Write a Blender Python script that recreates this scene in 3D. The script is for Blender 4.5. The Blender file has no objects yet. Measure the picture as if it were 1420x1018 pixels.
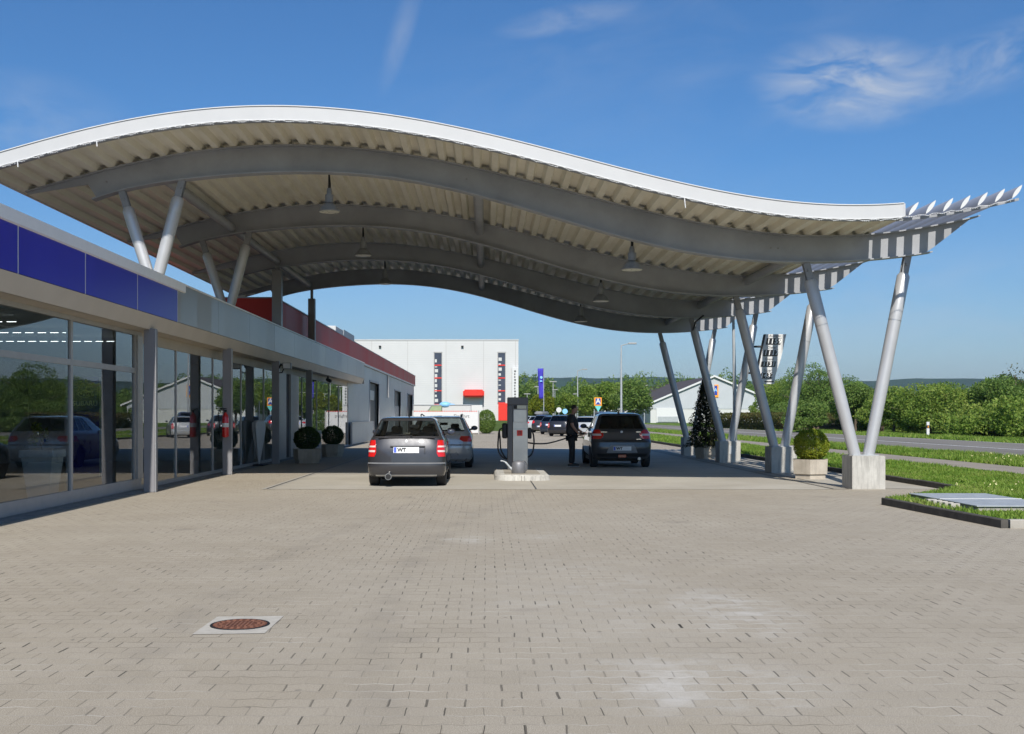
import bpy, bmesh, math, random
import numpy as np
from mathutils import Vector, Matrix
random.seed(7); rng = np.random.default_rng(7)
R = math.radians
S = bpy.context.scene
C = bpy.context.scene.collection

# ------------------------------------------------------------------ camera
cam = bpy.data.cameras.new('camera'); camo = bpy.data.objects.new('camera', cam); C.objects.link(camo)
camo.location = (0, 0, 1.5); camo.rotation_euler = (R(90), 0, 0)
cam.sensor_width = 36; cam.lens = 39.3; cam.shift_x = 35/1420; cam.shift_y = 68/1420
cam.clip_start = 0.1; cam.clip_end = 20000
S.camera = camo
# ------------------------------------------------------------------ light
SUN_DIR = Vector((-0.035, 1.15, -1.0)).normalized()          # direction the light travels
SUN_EL = math.asin(-SUN_DIR.z)
SUN_ROT = math.atan2(-SUN_DIR.x, -SUN_DIR.y)
W = bpy.data.worlds.new('World'); S.world = W; W.use_nodes = True
wn = W.node_tree.nodes; wl = W.node_tree.links; wn.clear()
wo = wn.new('ShaderNodeOutputWorld'); wb = wn.new('ShaderNodeBackground'); wb.inputs[1].default_value = 0.084
sky = wn.new('ShaderNodeTexSky'); sky.sky_type = 'NISHITA'; sky.sun_disc = False
sky.sun_elevation = SUN_EL; sky.sun_rotation = SUN_ROT; sky.air_density = 1.0; sky.dust_density = 0.6; sky.ozone_density = 3.0
hs = wn.new('ShaderNodeHueSaturation'); hs.inputs['Saturation'].default_value = 1.04; hs.inputs['Value'].default_value = 1.0
tint = wn.new('ShaderNodeMix'); tint.data_type = 'RGBA'; tint.blend_type = 'MULTIPLY'; tint.inputs[0].default_value = 1; tint.inputs[7].default_value = (.52, .77, 1.02, 1)
sg = wn.new('ShaderNodeSeparateXYZ'); tcg = wn.new('ShaderNodeTexCoord'); wl.new(tcg.outputs['Generated'], sg.inputs[0]); mr0 = wn.new('ShaderNodeMapRange'); mr0.inputs[1].default_value = .0; mr0.inputs[2].default_value = .22; wl.new(sg.outputs[2], mr0.inputs[0])
tm = wn.new('ShaderNodeMix'); tm.data_type = 'RGBA'; wl.new(mr0.outputs[0], tm.inputs[0]); tm.inputs[6].default_value = (.72, .81, .93, 1); tm.inputs[7].default_value = (.50, .76, 1.01, 1); wl.new(tm.outputs[2], tint.inputs[7])
wl.new(sky.outputs[0], tint.inputs[6]); wl.new(tint.outputs[2], hs.inputs['Color'])
tc = wn.new('ShaderNodeTexCoord')
def wmath(op, a, b=None, clamp=False):
    n = wn.new('ShaderNodeMath'); n.operation = op; n.use_clamp = clamp
    for i, v in enumerate((a, b)):
        if v is None: continue
        if isinstance(v, (int, float)): n.inputs[i].default_value = v
        else: wl.new(v, n.inputs[i])
    return n.outputs[0]
def cloud(direction, along, sx, sz, scale, strength, seed, lo=0.45, hi=0.8):
    """a wisp of cirrus round a fixed direction of the sky"""
    d = Vector(direction).normalized()
    right = Vector((0, 0, 1)).cross(d).normalized() * -1
    up = d.cross(right) * 1
    if up.z < 0: up = -up
    a = R(along); ex = right*math.cos(a)+up*math.sin(a); ey = -right*math.sin(a)+up*math.cos(a)
    def dot(v):
        n = wn.new('ShaderNodeVectorMath'); n.operation = 'DOT_PRODUCT'; wl.new(tc.outputs['Generated'], n.inputs[0]); n.inputs[1].default_value = v
        return n.outputs['Value']
    u = dot(ex); v = dot(ey); w = dot(d)
    uu = wmath('DIVIDE', wmath('SUBTRACT', u, ex.dot(d)), sx); vv = wmath('DIVIDE', v, sz)
    r2 = wmath('ADD', wmath('MULTIPLY', uu, uu), wmath('MULTIPLY', vv, vv))
    m = wmath('POWER', wmath('SUBTRACT', 1.0, wmath('MINIMUM', r2, 1.0)), 1.3)
    m = wmath('MULTIPLY', m, wmath('GREATER_THAN', w, 0.0))
    cx = wn.new('ShaderNodeCombineXYZ'); wl.new(wmath('MULTIPLY', u, scale), cx.inputs[0]); wl.new(wmath('MULTIPLY', v, scale*2.6), cx.inputs[1]); cx.inputs[2].default_value = seed
    nz = wn.new('ShaderNodeTexNoise'); nz.inputs['Scale'].default_value = 1.0; nz.inputs['Detail'].default_value = 7; nz.inputs['Roughness'].default_value = 0.6; nz.inputs['Distortion'].default_value = 0.6
    wl.new(cx.outputs[0], nz.inputs['Vector'])
    mr = wn.new('ShaderNodeMapRange'); mr.inputs[1].default_value = lo; mr.inputs[2].default_value = hi; wl.new(nz.outputs['Fac'], mr.inputs[0])
    return wmath('MULTIPLY', wmath('MULTIPLY', mr.outputs[0], m), strength)
parts_c = [cloud((500, 1550, 462), -6, 0.085, 0.042, 17, 0.85, 1.3, .38, .72), cloud((690, 1550, 490), 10, 0.20, 0.03, 15, 0.55, 4.4, .38, .8),
           cloud((115, 1550, 550), 7, 0.07, 0.014, 16, 0.35, 7.7, .3, .7), cloud((-118, 1550, 535), 72, 0.06, 0.012, 14, 0.3, 2.2, .3, .75),
           cloud((-640, 1550, 400), 0, 0.10, 0.05, 9, 0.35, 9.1, .4, .85), cloud((620, 1550, 150), 3, 0.25, 0.06, 9, 0.30, 5.9, .42, .8),
           cloud((250, 1550, 510), 12, 0.3, 0.10, 7, 0.16, 6.2, .42, .85), cloud((0, 1550, 230), 3, 0.5, 0.12, 5, 0.10, 3.3, .4, .8)]
tot = parts_c[0]
for p in parts_c[1:]: tot = wmath('ADD', tot, p)
tot = wmath('MINIMUM', tot, 0.8)
mx = wn.new('ShaderNodeMix'); mx.data_type = 'RGBA'; wl.new(tot, mx.inputs[0]); wl.new(hs.outputs[0], mx.inputs[6]); mx.inputs[7].default_value = (5.4, 5.8, 6.4, 1)
wl.new(mx.outputs[2], wb.inputs[0]); wl.new(wb.outputs[0], wo.inputs[0])
sl = bpy.data.lights.new('sun', 'SUN'); sl.energy = 4.0; sl.angle = R(0.53); sl.color = (1.0, 0.955, 0.88)
so = bpy.data.objects.new('sun', sl); C.objects.link(so); so.rotation_euler = SUN_DIR.to_track_quat('-Z', 'Y').to_euler(); so.location = (0, -30, 60)
S.view_settings.view_transform = 'Standard'; S.view_settings.look = 'None'; S.view_settings.gamma = 1; S.view_settings.use_curve_mapping = False
S.view_settings.exposure = 0.40
S.render.engine = 'CYCLES'
S.cycles.max_bounces = 8; S.cycles.transparent_max_bounces = 24; S.cycles.diffuse_bounces = 4; S.cycles.glossy_bounces = 4; S.cycles.transmission_bounces = 6
S.cycles.volume_bounces = 0

# ------------------------------------------------------------------ materials
class NT:
    def __init__(s, name):
        s.m = bpy.data.materials.new(name); s.m.use_nodes = True; s.t = s.m.node_tree; s.t.nodes.clear()
        s.out = s.t.nodes.new('ShaderNodeOutputMaterial')
    def n(s, typ, **kw):
        x = s.t.nodes.new('ShaderNode'+typ)
        for k, v in kw.items(): setattr(x, k, v)
        return x
    def l(s, a, b): s.t.links.new(a, b)
    def set(s, sock, v):
        if isinstance(v, (int, float)): sock.default_value = v
        elif isinstance(v, (tuple, list)): sock.default_value = tuple(v) if len(v) != 3 or sock.type == 'VECTOR' else (*v, 1)
        else: s.l(v, sock)
    def math(s, op, a, b=None, c=None, clamp=False):
        x = s.n('Math', operation=op, use_clamp=clamp)
        for i, v in enumerate((a, b, c)):
            if v is not None: s.set(x.inputs[i], v)
        return x.outputs[0]
    def mix(s, f, a, b, blend='MIX'):
        x = s.n('Mix', data_type='RGBA', blend_type=blend); s.set(x.inputs[0], f); s.set(x.inputs[6], a); s.set(x.inputs[7], b); return x.outputs[2]
    def noise(s, scale, detail=4, rough=.55, vec=None, dist=0):
        x = s.n('TexNoise'); x.inputs['Scale'].default_value = scale; x.inputs['Detail'].default_value = detail; x.inputs['Roughness'].default_value = rough; x.inputs['Distortion'].default_value = dist
        if vec is None: vec = s.pos()
        s.l(vec, x.inputs['Vector']); return x.outputs['Fac']
    def pos(s):
        if not hasattr(s, '_p'): s._p = s.n('NewGeometry')
        return s._p.outputs['Position']
    def obj(s):
        if not hasattr(s, '_tc'): s._tc = s.n('TexCoord')
        return s._tc.outputs['Object']
    def scale(s, vec, k):
        x = s.n('VectorMath', operation='MULTIPLY'); s.l(vec, x.inputs[0]); x.inputs[1].default_value = k; return x.outputs[0]
    def ramp(s, v, a, b, c=0., d=1.):
        x = s.n('MapRange'); s.set(x.inputs[0], v); x.inputs[1].default_value = a; x.inputs[2].default_value = b; x.inputs[3].default_value = c; x.inputs[4].default_value = d; return x.outputs[0]
    def bump(s, h, strength=.3, dist=.01):
        x = s.n('Bump'); x.inputs['Strength'].default_value = strength; x.inputs['Distance'].default_value = dist; s.l(h, x.inputs['Height']); return x.outputs[0]
    def bsdf(s, col, rough=.5, metal=0., normal=None, coat=0., spec=None, trans=0, ior=None, emis=None, estr=0):
        p = s.n('BsdfPrincipled'); s.set(p.inputs['Base Color'], col); s.set(p.inputs['Roughness'], rough); s.set(p.inputs['Metallic'], metal)
        if normal is not None: s.l(normal, p.inputs['Normal'])
        p.inputs['Coat Weight'].default_value = coat; p.inputs['Coat Roughness'].default_value = .04
        if spec is not None: s.set(p.inputs['Specular IOR Level'], spec)
        if ior: p.inputs['IOR'].default_value = ior
        p.inputs['Transmission Weight'].default_value = trans
        if emis: s.set(p.inputs['Emission Color'], emis); p.inputs['Emission Strength'].default_value = estr
        s.l(p.outputs[0], s.out.inputs[0]); return p
def simple(name, col, rough=.5, metal=0., var=.12, scale=6., coat=0., bump=0., spec=None, fine=None):
    t = NT(name); f = t.noise(scale, 5, .6, t.obj()); k = t.ramp(f, .3, .7, 1-var, 1+var)
    c = t.mix(1., col, t.comb(k) if False else _grey(t, k), 'MULTIPLY')
    nrm = None
    if bump: nrm = t.bump(t.noise(fine or scale*12, 4, .6, t.obj()), bump, .01)
    r = t.ramp(t.noise(scale*1.7, 4, .6, t.obj()), .3, .7, max(rough-.07, .02), min(rough+.07, 1))
    t.bsdf(c, r, metal, nrm, coat, spec); return t.m
def _grey(t, v):
    x = t.n('CombineColor'); [t.l(v, x.inputs[i]) for i in range(3)]; return x.outputs[0]

M = {}
# block paving: 20 x 16.5 cm interlocking blocks, dark joints away from the camera, pale sandy joints across
def paving():
    t = NT('block paving'); p = t.pos()
    wob = t.n('TexNoise'); wob.inputs['Scale'].default_value = 3.0; wob.inputs['Detail'].default_value = 2; t.l(p, wob.inputs['Vector'])
    wv = t.n('VectorMath', operation='MULTIPLY_ADD'); t.l(wob.outputs['Color'], wv.inputs[0]); wv.inputs[1].default_value = (.03, .03, 0); t.l(p, wv.inputs[2])
    sp = t.n('SeparateXYZ'); t.l(wv.outputs[0], sp.inputs[0]); x, y = sp.outputs[0], sp.outputs[1]
    yy = t.math('DIVIDE', y, .165); row = t.math('FLOOR', yy); fy = t.math('FRACT', yy)
    zig = t.math('MULTIPLY', t.math('SUBTRACT', t.math('PINGPONG', t.math('MULTIPLY', x, 10.), 1.), .5), .16)
    xx = t.math('ADD', t.math('DIVIDE', x, .2), t.math('MULTIPLY', t.math('MODULO', row, 2.), .5)); col = t.math('FLOOR', xx); fx = t.math('FRACT', xx)
    cv = t.n('CombineXYZ'); t.l(col, cv.inputs[0]); t.l(row, cv.inputs[1])
    wn_ = t.n('TexWhiteNoise', noise_dimensions='2D'); t.l(cv.outputs[0], wn_.inputs['Vector']); rnd = wn_.outputs['Value']
    sc = t.n('SeparateColor'); t.l(wn_.outputs['Color'], sc.inputs[0])
    dx = t.math('ABSOLUTE', t.math('SUBTRACT', fx, .5)); 
    # joint width grows with a random number of that block
    jw = t.ramp(t.math('POWER', sc.outputs[0], 3.), 0, 1, .487, .448)
    vert = t.math('GREATER_THAN', dx, jw)
    big = t.ramp(t.noise(.35, 3), .3, .62); big2 = t.ramp(t.math('POWER', sc.outputs[1], 1.5), .02, .85, .04, 1.)
    vfac = t.math('MULTIPLY', vert, t.math('MULTIPLY', big2, t.math('MULTIPLY_ADD', big, .55, .45)))
    ends = t.math('LESS_THAN', t.math('ABSOLUTE', t.math('SUBTRACT', fy, .5)), .46)
    vfac = t.math('MULTIPLY', vfac, ends)
    fy2 = t.math('FRACT', t.math('ADD', yy, zig)); dy = t.math('ABSOLUTE', t.math('SUBTRACT', fy2, .5)); hor = t.math('GREATER_THAN', dy, .472)
    n1 = t.noise(1.2, 6, .65); n2 = t.noise(.18, 5, .6); n3 = t.noise(55, 4, .7); n4 = t.noise(170, 3, .85)
    base = t.mix(t.ramp(n2, .35, .68), (.355, .302, .222), (.435, .383, .298))
    base = t.mix(t.ramp(n1, .3, .72, 0, .35), base, (.27, .235, .185))
    base = t.mix(t.math('MULTIPLY', t.ramp(rnd, 0, 1, 0, .24), 1.), base, (.50, .44, .36))
    base = t.mix(t.ramp(n3, .35, .75, 0, .38), base, (.16, .145, .12))
    base = t.mix(t.ramp(n4, .53, .66, 0, .75), base, (.70, .63, .53))
    base = t.mix(t.ramp(n4, .47, .34, 0, .75), base, (.12, .105, .085))
    # pale scuffed and sanded patches
    def patch(cx, cy, rx, ry):
        a = t.math('DIVIDE', t.math('SUBTRACT', x, cx), rx); b = t.math('DIVIDE', t.math('SUBTRACT', y, cy), ry)
        r = t.math('ADD', t.math('MULTIPLY', a, a), t.math('MULTIPLY', b, b)); return t.math('SUBTRACT', 1., t.math('MINIMUM', r, 1.))
    pt = t.math('ADD', patch(1.15, 6.3, .95, .85), patch(1.95, 8.6, .55, 1.3)); pt = t.math('ADD', pt, patch(-.2, 13.6, .38, .5)); pt = t.math('ADD', pt, t.math('MULTIPLY', patch(.8, 13.9, .5, .6), .5))
    pt = t.math('ADD', pt, t.math('MULTIPLY', patch(.9, 9.5, 1.1, 3.2), .35))
    scuff = t.math('MULTIPLY', t.math('MINIMUM', pt, 1.), t.ramp(t.noise(2.4, 5, .7), .38, .66), clamp=True)
    scuff = t.math('MULTIPLY', scuff, t.ramp(t.math('ADD', t.math('MULTIPLY', n3, .5), t.math('MULTIPLY', sc.outputs[2], .5)), .3, .7, .25, 1.))
    base = t.mix(t.math('MULTIPLY', scuff, .62), base, (.62, .60, .56))
    # a few oil spots, faint tyre tracks
    trk = t.math('ABSOLUTE', t.math('SUBTRACT', t.math('ABSOLUTE', t.math('ADD', t.math('ADD', x, t.math('MULTIPLY', t.math('SINE', t.math('MULTIPLY', y, .16)), 1.1)), .4)), .72))
    base = t.mix(t.math('MULTIPLY', t.ramp(trk, .05, .2, .16, 0), t.ramp(t.noise(1.6, 4, .6), .4, .6)), base, (.13, .12, .11))
    base = t.mix(t.ramp(t.noise(11, 2, .4), .735, .77, 0, .5), base, (.10, .09, .08))
    base = t.mix(t.math('MULTIPLY', t.ramp(t.noise(.9, 2, .4), .68, .74), .25), base, (.12, .11, .1))
    hcol = t.mix(t.ramp(t.noise(1.1, 3), .42, .66), (.17, .145, .11), (.56, .52, .46))
    hf = t.math('MULTIPLY', hor, t.math('MULTIPLY', t.ramp(t.noise(5, 3), .28, .58, .15, 1.), 1.))
    c = t.mix(hf, base, hcol)
    c = t.mix(t.math('MULTIPLY', t.math('MULTIPLY', hor, t.math('MINIMUM', pt, 1.)), .6, clamp=True), c, (.68, .66, .62))
    c = t.mix(vfac, c, (.028, .024, .019))
    h = t.math('ADD', t.math('MULTIPLY', t.math('SUBTRACT', 1., t.math('MAXIMUM', vfac, t.math('MULTIPLY', hor, .5))), 1.), t.math('MULTIPLY', n3, .7))
    h = t.math('ADD', h, t.math('MULTIPLY', rnd, .35))
    t.bsdf(c, .93, 0, t.bump(h, .45, .006), spec=.25); return t.m
M['paving'] = paving()
def concrete(name, a, b, sc=1., streak=0.):
    t = NT(name); p = t.pos()
    f = t.noise(1.1*sc, 6, .62); g = t.noise(30*sc, 4, .7); h = t.noise(160*sc, 3, .8)
    c = t.mix(t.ramp(f, .3, .7), a, b); c = t.mix(t.ramp(g, .5, .75, 0, .35), c, tuple(v*.6 for v in a)); c = t.mix(t.ramp(h, .58, .7, 0, .35), c, tuple(min(v*1.5, .8) for v in b))
    if streak:
        st = t.noise(4, 4, .6, t.scale(p, (3.5, 3.5, .35))); c = t.mix(t.ramp(st, .48, .66, 0, streak), c, tuple(v*.5 for v in a))
    t.bsdf(c, .9, 0, t.bump(t.math('ADD', g, h), .25, .004), spec=.3); return t.m
M['apron'] = concrete('forecourt concrete', (.36, .325, .265), (.46, .425, .36), .5)
M['apron_dark'] = concrete('worn forecourt concrete', (.30, .27, .22), (.37, .335, .28), .7)
M['concrete'] = concrete('cast concrete', (.42, .40, .36), (.56, .54, .49), 2.2, .5)
M['planter'] = concrete('washed concrete planter', (.40, .35, .28), (.54, .48, .40), 3., .25)
M['kerb'] = concrete('kerb concrete', (.30, .28, .24), (.44, .41, .36), 4.)
M['kerb_shaded'] = concrete('kerb with painted shade', (.055, .05, .045), (.10, .092, .08), 4.)  # dark colour stands in for shade on kerb faces turned from the sun
M['path'] = concrete('path asphalt', (.26, .225, .185), (.33, .29, .24), .8)
M['sillconc'] = concrete('grey threshold', (.17, .17, .165), (.25, .25, .24), 3.)
M['collar'] = concrete('manhole collar concrete', (.40, .37, .32), (.52, .49, .43), 9.)
def asphalt():
    t = NT('road asphalt'); f = t.noise(.25, 5, .6, t.scale(t.pos(), (3., .25, 1))); g = t.noise(40, 4, .7)
    c = t.mix(t.ramp(f, .3, .7), (.17, .155, .135), (.235, .215, .19)); c = t.mix(t.ramp(g, .5, .8, 0, .4), c, (.10, .10, .09)); t.bsdf(c, .9, 0, t.bump(g, .3, .004), spec=.3); return t.m
M['asphalt'] = asphalt()
M['white_line'] = simple('white road paint', (.72, .72, .70), .7, var=.2, scale=5)
def grassmat(name, a, b, dry):
    t = NT(name); f = t.noise(.35, 5, .6); g = t.noise(7, 5, .75); h = t.noise(45, 3, .8)
    c = t.mix(t.ramp(f, .32, .68), a, b); c = t.mix(t.ramp(g, .48, .75, 0, .55), c, dry); c = t.mix(t.ramp(h, .3, .7, .55, 0), c, tuple(v*.45 for v in a))
    t.bsdf(c, .95, 0, t.bump(t.math('ADD', g, h), .9, .05), spec=.15); return t.m
M['lawn'] = grassmat('lawn ground', (.10, .18, .022), (.16, .25, .035), (.27, .25, .09))
M['field'] = grassmat('meadow', (.075, .13, .025), (.12, .17, .04), (.18, .17, .07))
def leaf(name, cols, trans=.45, rough=.6, nscale=.25, var=1.):
    t = NT(name); g = t.n('NewGeometry'); rnd = g.outputs['Random Per Island']
    cr = t.n('ValToRGB'); e = cr.color_ramp.elements; e[0].color = (*cols[0], 1); e[1].color = (*cols[-1], 1)
    for i, c in enumerate(cols[1:-1]): x = e.new((i+1)/(len(cols)-1)); x.color = (*c, 1)
    f = t.math('ADD', t.math('MULTIPLY', rnd, .55*var), t.ramp(t.noise(nscale, 3, .6), .3, .7, 0, .5)); t.l(f, cr.inputs[0])
    d = t.n('BsdfPrincipled'); t.l(cr.outputs[0], d.inputs['Base Color']); d.inputs['Roughness'].default_value = rough; d.inputs['Specular IOR Level'].default_value = .3
    tr = t.n('BsdfTranslucent'); t.l(cr.outputs[0], tr.inputs[0]); mx = t.n('MixShader'); mx.inputs[0].default_value = trans; t.l(d.outputs[0], mx.inputs[1]); t.l(tr.outputs[0], mx.inputs[2]); t.l(mx.outputs[0], t.out.inputs[0]); return t.m
M['leaf_wood'] = leaf('woodland leaves', [(.055, .110, .022), (.110, .200, .040), (.20, .30, .065), (.33, .40, .11)], nscale=.07)
M['leaf_light'] = leaf('light green leaves', [(.070, .140, .020), (.145, .245, .036), (.26, .35, .06), (.38, .43, .10)], nscale=.2)
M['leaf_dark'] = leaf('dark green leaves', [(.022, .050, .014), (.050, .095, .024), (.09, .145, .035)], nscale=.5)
M['leaf_yellow'] = leaf('yellow green leaves', [(.07, .11, .012), (.21, .26, .022), (.42, .43, .035)], nscale=2.5)
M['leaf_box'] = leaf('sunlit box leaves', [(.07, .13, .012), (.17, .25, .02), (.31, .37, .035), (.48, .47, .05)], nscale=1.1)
M['leaf_olive'] = leaf('olive hedge leaves', [(.06, .075, .018), (.11, .12, .028), (.20, .12, .05)], nscale=.25)
M['leaf_conifer'] = leaf('conifer sprays', [(.018, .022, .012), (.035, .040, .018), (.16, .15, .05)], nscale=1.2)
M['grass_blade'] = leaf('grass blades', [(.07, .15, .015), (.13, .24, .025), (.22, .32, .045), (.36, .36, .12)], nscale=.8, trans=.3)
M['bark'] = simple('bark', (.12, .09, .065), .9, var=.35, scale=9, bump=.5)
M['flower'] = simple('small flowers', (.75, .70, .35), .7)
M['steel_grey'] = simple('grey painted steel', (.235, .235, .24), .42, var=.10, scale=1.3, bump=.03)
M['beam'] = simple('dusty grey painted beam', (.30, .308, .325), .5, var=.16, scale=1.1, bump=.04)
M['tube'] = simple('silver grey painted tube', (.47, .47, .475), .38, metal=.25, var=.07, scale=1.5)
M['facade_post'] = simple('grey facade post', (.24, .235, .245), .45, var=.08, scale=2)
M['bolt'] = simple('zinc bolts', (.45, .45, .44), .35, metal=.9)
M['fascia_white'] = simple('white sheet fascia', (.50, .50, .495), .45, var=.03, scale=2)
def deckmat():
    t = NT('cream trapezoidal sheet'); p = t.pos(); st = t.noise(2.2, 5, .6, t.scale(p, (1., .25, 1.))); f = t.noise(.8, 5, .65)
    c = t.mix(t.ramp(f, .3, .7), (.70, .66, .54), (.80, .76, .64)); c = t.mix(t.ramp(st, .48, .75, 0, .4), c, (.50, .45, .32)); t.bsdf(c, .45, 0, spec=.4); return t.m
M['deck'] = deckmat()
M['blade'] = simple('aluminium louvre', (.42, .42, .44), .4, metal=.15, var=.06)
M['blade_end'] = simple('white louvre end', (.62, .62, .6), .4, var=.03)
def panel(name, col, rough, joint, var=.06, metal=0., coat=.0, spc=.5):
    """sheet panels with a fine upright joint every `joint` metres along the facade"""
    t = NT(name); p = t.pos(); sp = t.n('SeparateXYZ'); t.l(p, sp.inputs[0]); yy = t.math('DIVIDE', sp.outputs[1], joint)
    cell = t.math('FLOOR', yy); w = t.n('TexWhiteNoise', noise_dimensions='1D'); t.l(cell, w.inputs['W'])
    k = t.ramp(w.outputs['Value'], 0, 1, 1-var, 1+var); c = t.mix(1., col, _grey(t, k), 'MULTIPLY')
    c = t.mix(t.ramp(t.noise(1.2, 5, .6), .35, .75, 0, .14), c, tuple(v*.6 for v in col))
    nm = t.n('Bump'); nm.inputs['Strength'].default_value = .06; nm.inputs['Distance'].default_value = .05; t.l(t.noise(.9, 2, .5), nm.inputs['Height'])
    t.bsdf(c, t.ramp(w.outputs['Value'], 0, 1, rough-.03, rough+.05), metal, nm.outputs[0], coat, spec=spc); return t.m
M['blue'] = panel('glossy blue panel', (.030, .036, .46), .32, 2.65)
M['greypanel'] = panel('brushed aluminium panel', (.40, .385, .37), .40, 1.32, .04, metal=.55)
M['redpanel'] = panel('red sheet panel', (.50, .040, .030), .5, 1.5, .08, spc=.18)
def ribbed(name, col, axis, pitch, rough=.4, metal=0., dist=.03, var=.1):
    t = NT(name); sp = t.n('SeparateXYZ'); t.l(t.pos(), sp.inputs[0]); v = t.math('PINGPONG', t.math('DIVIDE', sp.outputs[axis], pitch), 1.)
    h = t.ramp(v, .35, .65); c = t.mix(t.ramp(t.noise(.5, 5, .6), .3, .7), tuple(x*(1-var) for x in col), tuple(x*(1+var) for x in col)); b = t.n('Bump'); b.inputs['Strength'].default_value = .8; b.inputs['Distance'].default_value = dist; t.l(h, b.inputs['Height'])
    t.bsdf(c, rough, metal, b.outputs[0]); return t.m
M['clad_grey'] = ribbed('grey ribbed cladding', (.38, .42, .43), 1, .15, .4, .3)
M['clad_white'] = ribbed('white ribbed cladding', (.56, .56, .55), 2, .12, .5, 0, .006, .03)
M['clad_aldi'] = ribbed('white board gable', (.46, .48, .50), 0, .3, .5, 0, .02, .04)
M['soffit'] = simple('cream soffit', (.46, .41, .335), .6, var=.08, scale=1.2)
M['lip'] = simple('cream lip sheet', (.56, .50, .42), .5, var=.05, scale=1.2)
M['white'] = simple('white paint', (.64, .64, .63), .5, var=.04)
M['offwhite'] = simple('off white render', (.56, .56, .54), .7, var=.05)
M['frame'] = simple('light grey window frame', (.37, .365, .355), .4, var=.06)
M['black'] = simple('black rubber', (.012, .012, .013), .6)
M['dark'] = simple('dark plastic', (.035, .035, .037), .5)
M['darkroof'] = simple('brown roof tiles', (.085, .065, .055), .7, var=.2, scale=.6)
M['trim_white'] = simple('bright white trim', (.86, .86, .85), .4, var=.03)
M['red'] = simple('bright red', (.72, .035, .02), .4, var=.05)
M['redext'] = simple('fire extinguisher red', (.55, .012, .012), .25, coat=.6, var=.05)
M['orange'] = simple('orange sign', (.85, .33, .02), .5); M['signblue'] = simple('sign blue', (.02, .05, .35), .4); M['lightblue'] = simple('light blue', (.25, .55, .85), .5)
M['flagblue'] = simple('blue flag cloth', (.045, .035, .42), .7, var=.1)
M['steel'] = simple('brushed stainless steel', (.56, .53, .49), .36, metal=.8, var=.10, scale=3)
M['pumpgrey'] = simple('dark grey pump housing', (.10, .10, .105), .45, var=.06)
M['galv'] = simple('galvanised steel', (.40, .42, .43), .55, metal=.2, var=.12, scale=5)
M['canmetal'] = simple('dull dark zinc', (.20, .20, .21), .5, metal=.4, var=.15, scale=7)
M['rust'] = simple('rusty cast iron', (.16, .062, .035), .8, metal=.3, var=.35, scale=18, bump=.6)
M['rust2'] = simple('rusty raised pattern', (.24, .11, .07), .75, metal=.3, var=.3, scale=25)
M['floor'] = simple('showroom floor tiles', (.30, .29, .27), .35, var=.05)
M['iwall'] = simple('showroom wall', (.42, .42, .41), .7); M['banner'] = simple('navy backdrop', (.03, .03, .32), .6)
M['cloth'] = simple('white cloth', (.62, .62, .60), .8, var=.05)
M['skin'] = simple('skin', (.42, .23, .16), .55, var=.08, scale=20)
M['shirt'] = simple('black shirt', (.030, .030, .032), .85, var=.3, scale=9, bump=.4, fine=14); M['trousers'] = simple('black trousers', (.018, .018, .020), .85, var=.3, scale=9, bump=.4, fine=12)
M['hair'] = simple('short dark hair', (.03, .022, .018), .8); M['shoe'] = simple('dark shoe leather', (.03, .03, .03), .4); M['sole'] = simple('pale shoe sole', (.45, .43, .40), .7)
M['chrome'] = simple('chrome', (.75, .75, .76), .12, metal=1., var=.02)
M['rim'] = simple('alloy rim', (.45, .45, .46), .3, metal=.8)
M['tyre'] = simple('tyre rubber', (.020, .020, .021), .8, var=.2)
M['plate'] = simple('number plate white', (.74, .75, .76), .4, var=.02); M['eu'] = simple('number plate blue', (.03, .09, .55), .4)
M['plastic_grey'] = simple('grey plastic', (.23, .235, .24), .5)
M['disc'] = simple('lamp glass', (.55, .54, .44), .3, var=.05)
M['seat'] = simple('grey seat cloth', (.17, .19, .21), .85)
M['display'] = simple('dark price display', (.02, .018, .018), .3); M['digit'] = simple('white display segments', (.82, .82, .80), .4)
M['text_grey'] = simple('grey lettering', (.12, .12, .12), .5)
M['hill'] = None
def paint(name, col, rough=.36, metal=.35):
    t = NT(name); f = t.noise(500, 2, .5, t.obj()); c = t.mix(t.ramp(f, .4, .7, 0, .25), col, tuple(min(1, v*1.8+.01) for v in col))
    d = t.ramp(t.noise(5, 5, .6, t.obj()), .3, .8, rough-.04, rough+.10)
    t.bsdf(c, d, metal, None, 1.); return t.m
def lampmat(name, col):
    t = NT(name); t.bsdf(col, .12, 0, None, 1.); return t.m
M['tail_red'] = lampmat('tail lamp red', (.62, .012, .010)); M['tail_white'] = lampmat('tail lamp pale lens', (.72, .60, .56)); M['tail_dark'] = lampmat('tail lamp dark red', (.22, .006, .008))
def glassmat(name, ior, tint, k=1., bend=0.):
    """window glass: mirror reflection growing towards grazing angles over a tinted clear pane"""
    t = NT(name); fr = t.n('Fresnel'); fr.inputs['IOR'].default_value = ior
    gl = t.n('BsdfGlossy'); gl.inputs['Color'].default_value = (*[k]*3, 1); gl.inputs['Roughness'].default_value = .0
    if bend:
        b = t.n('Bump'); b.inputs['Strength'].default_value = bend; b.inputs['Distance'].default_value = .05; t.l(t.noise(.7, 2, .5), b.inputs['Height']); t.l(b.outputs[0], gl.inputs['Normal'])
    tr = t.n('BsdfTransparent'); tr.inputs[0].default_value = (*tint, 1); mx = t.n('MixShader'); g_ = t.n('NewGeometry'); t.l(t.math('MULTIPLY', fr.outputs[0], t.math('SUBTRACT', 1., g_.outputs['Backfacing'])), mx.inputs[0]); t.l(tr.outputs[0], mx.inputs[1]); t.l(gl.outputs[0], mx.inputs[2]); t.l(mx.outputs[0], t.out.inputs[0]); return t.m
M['glass'] = glassmat('facade glass', 2.25, (.74, .80, .82), .95, .008)
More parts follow.
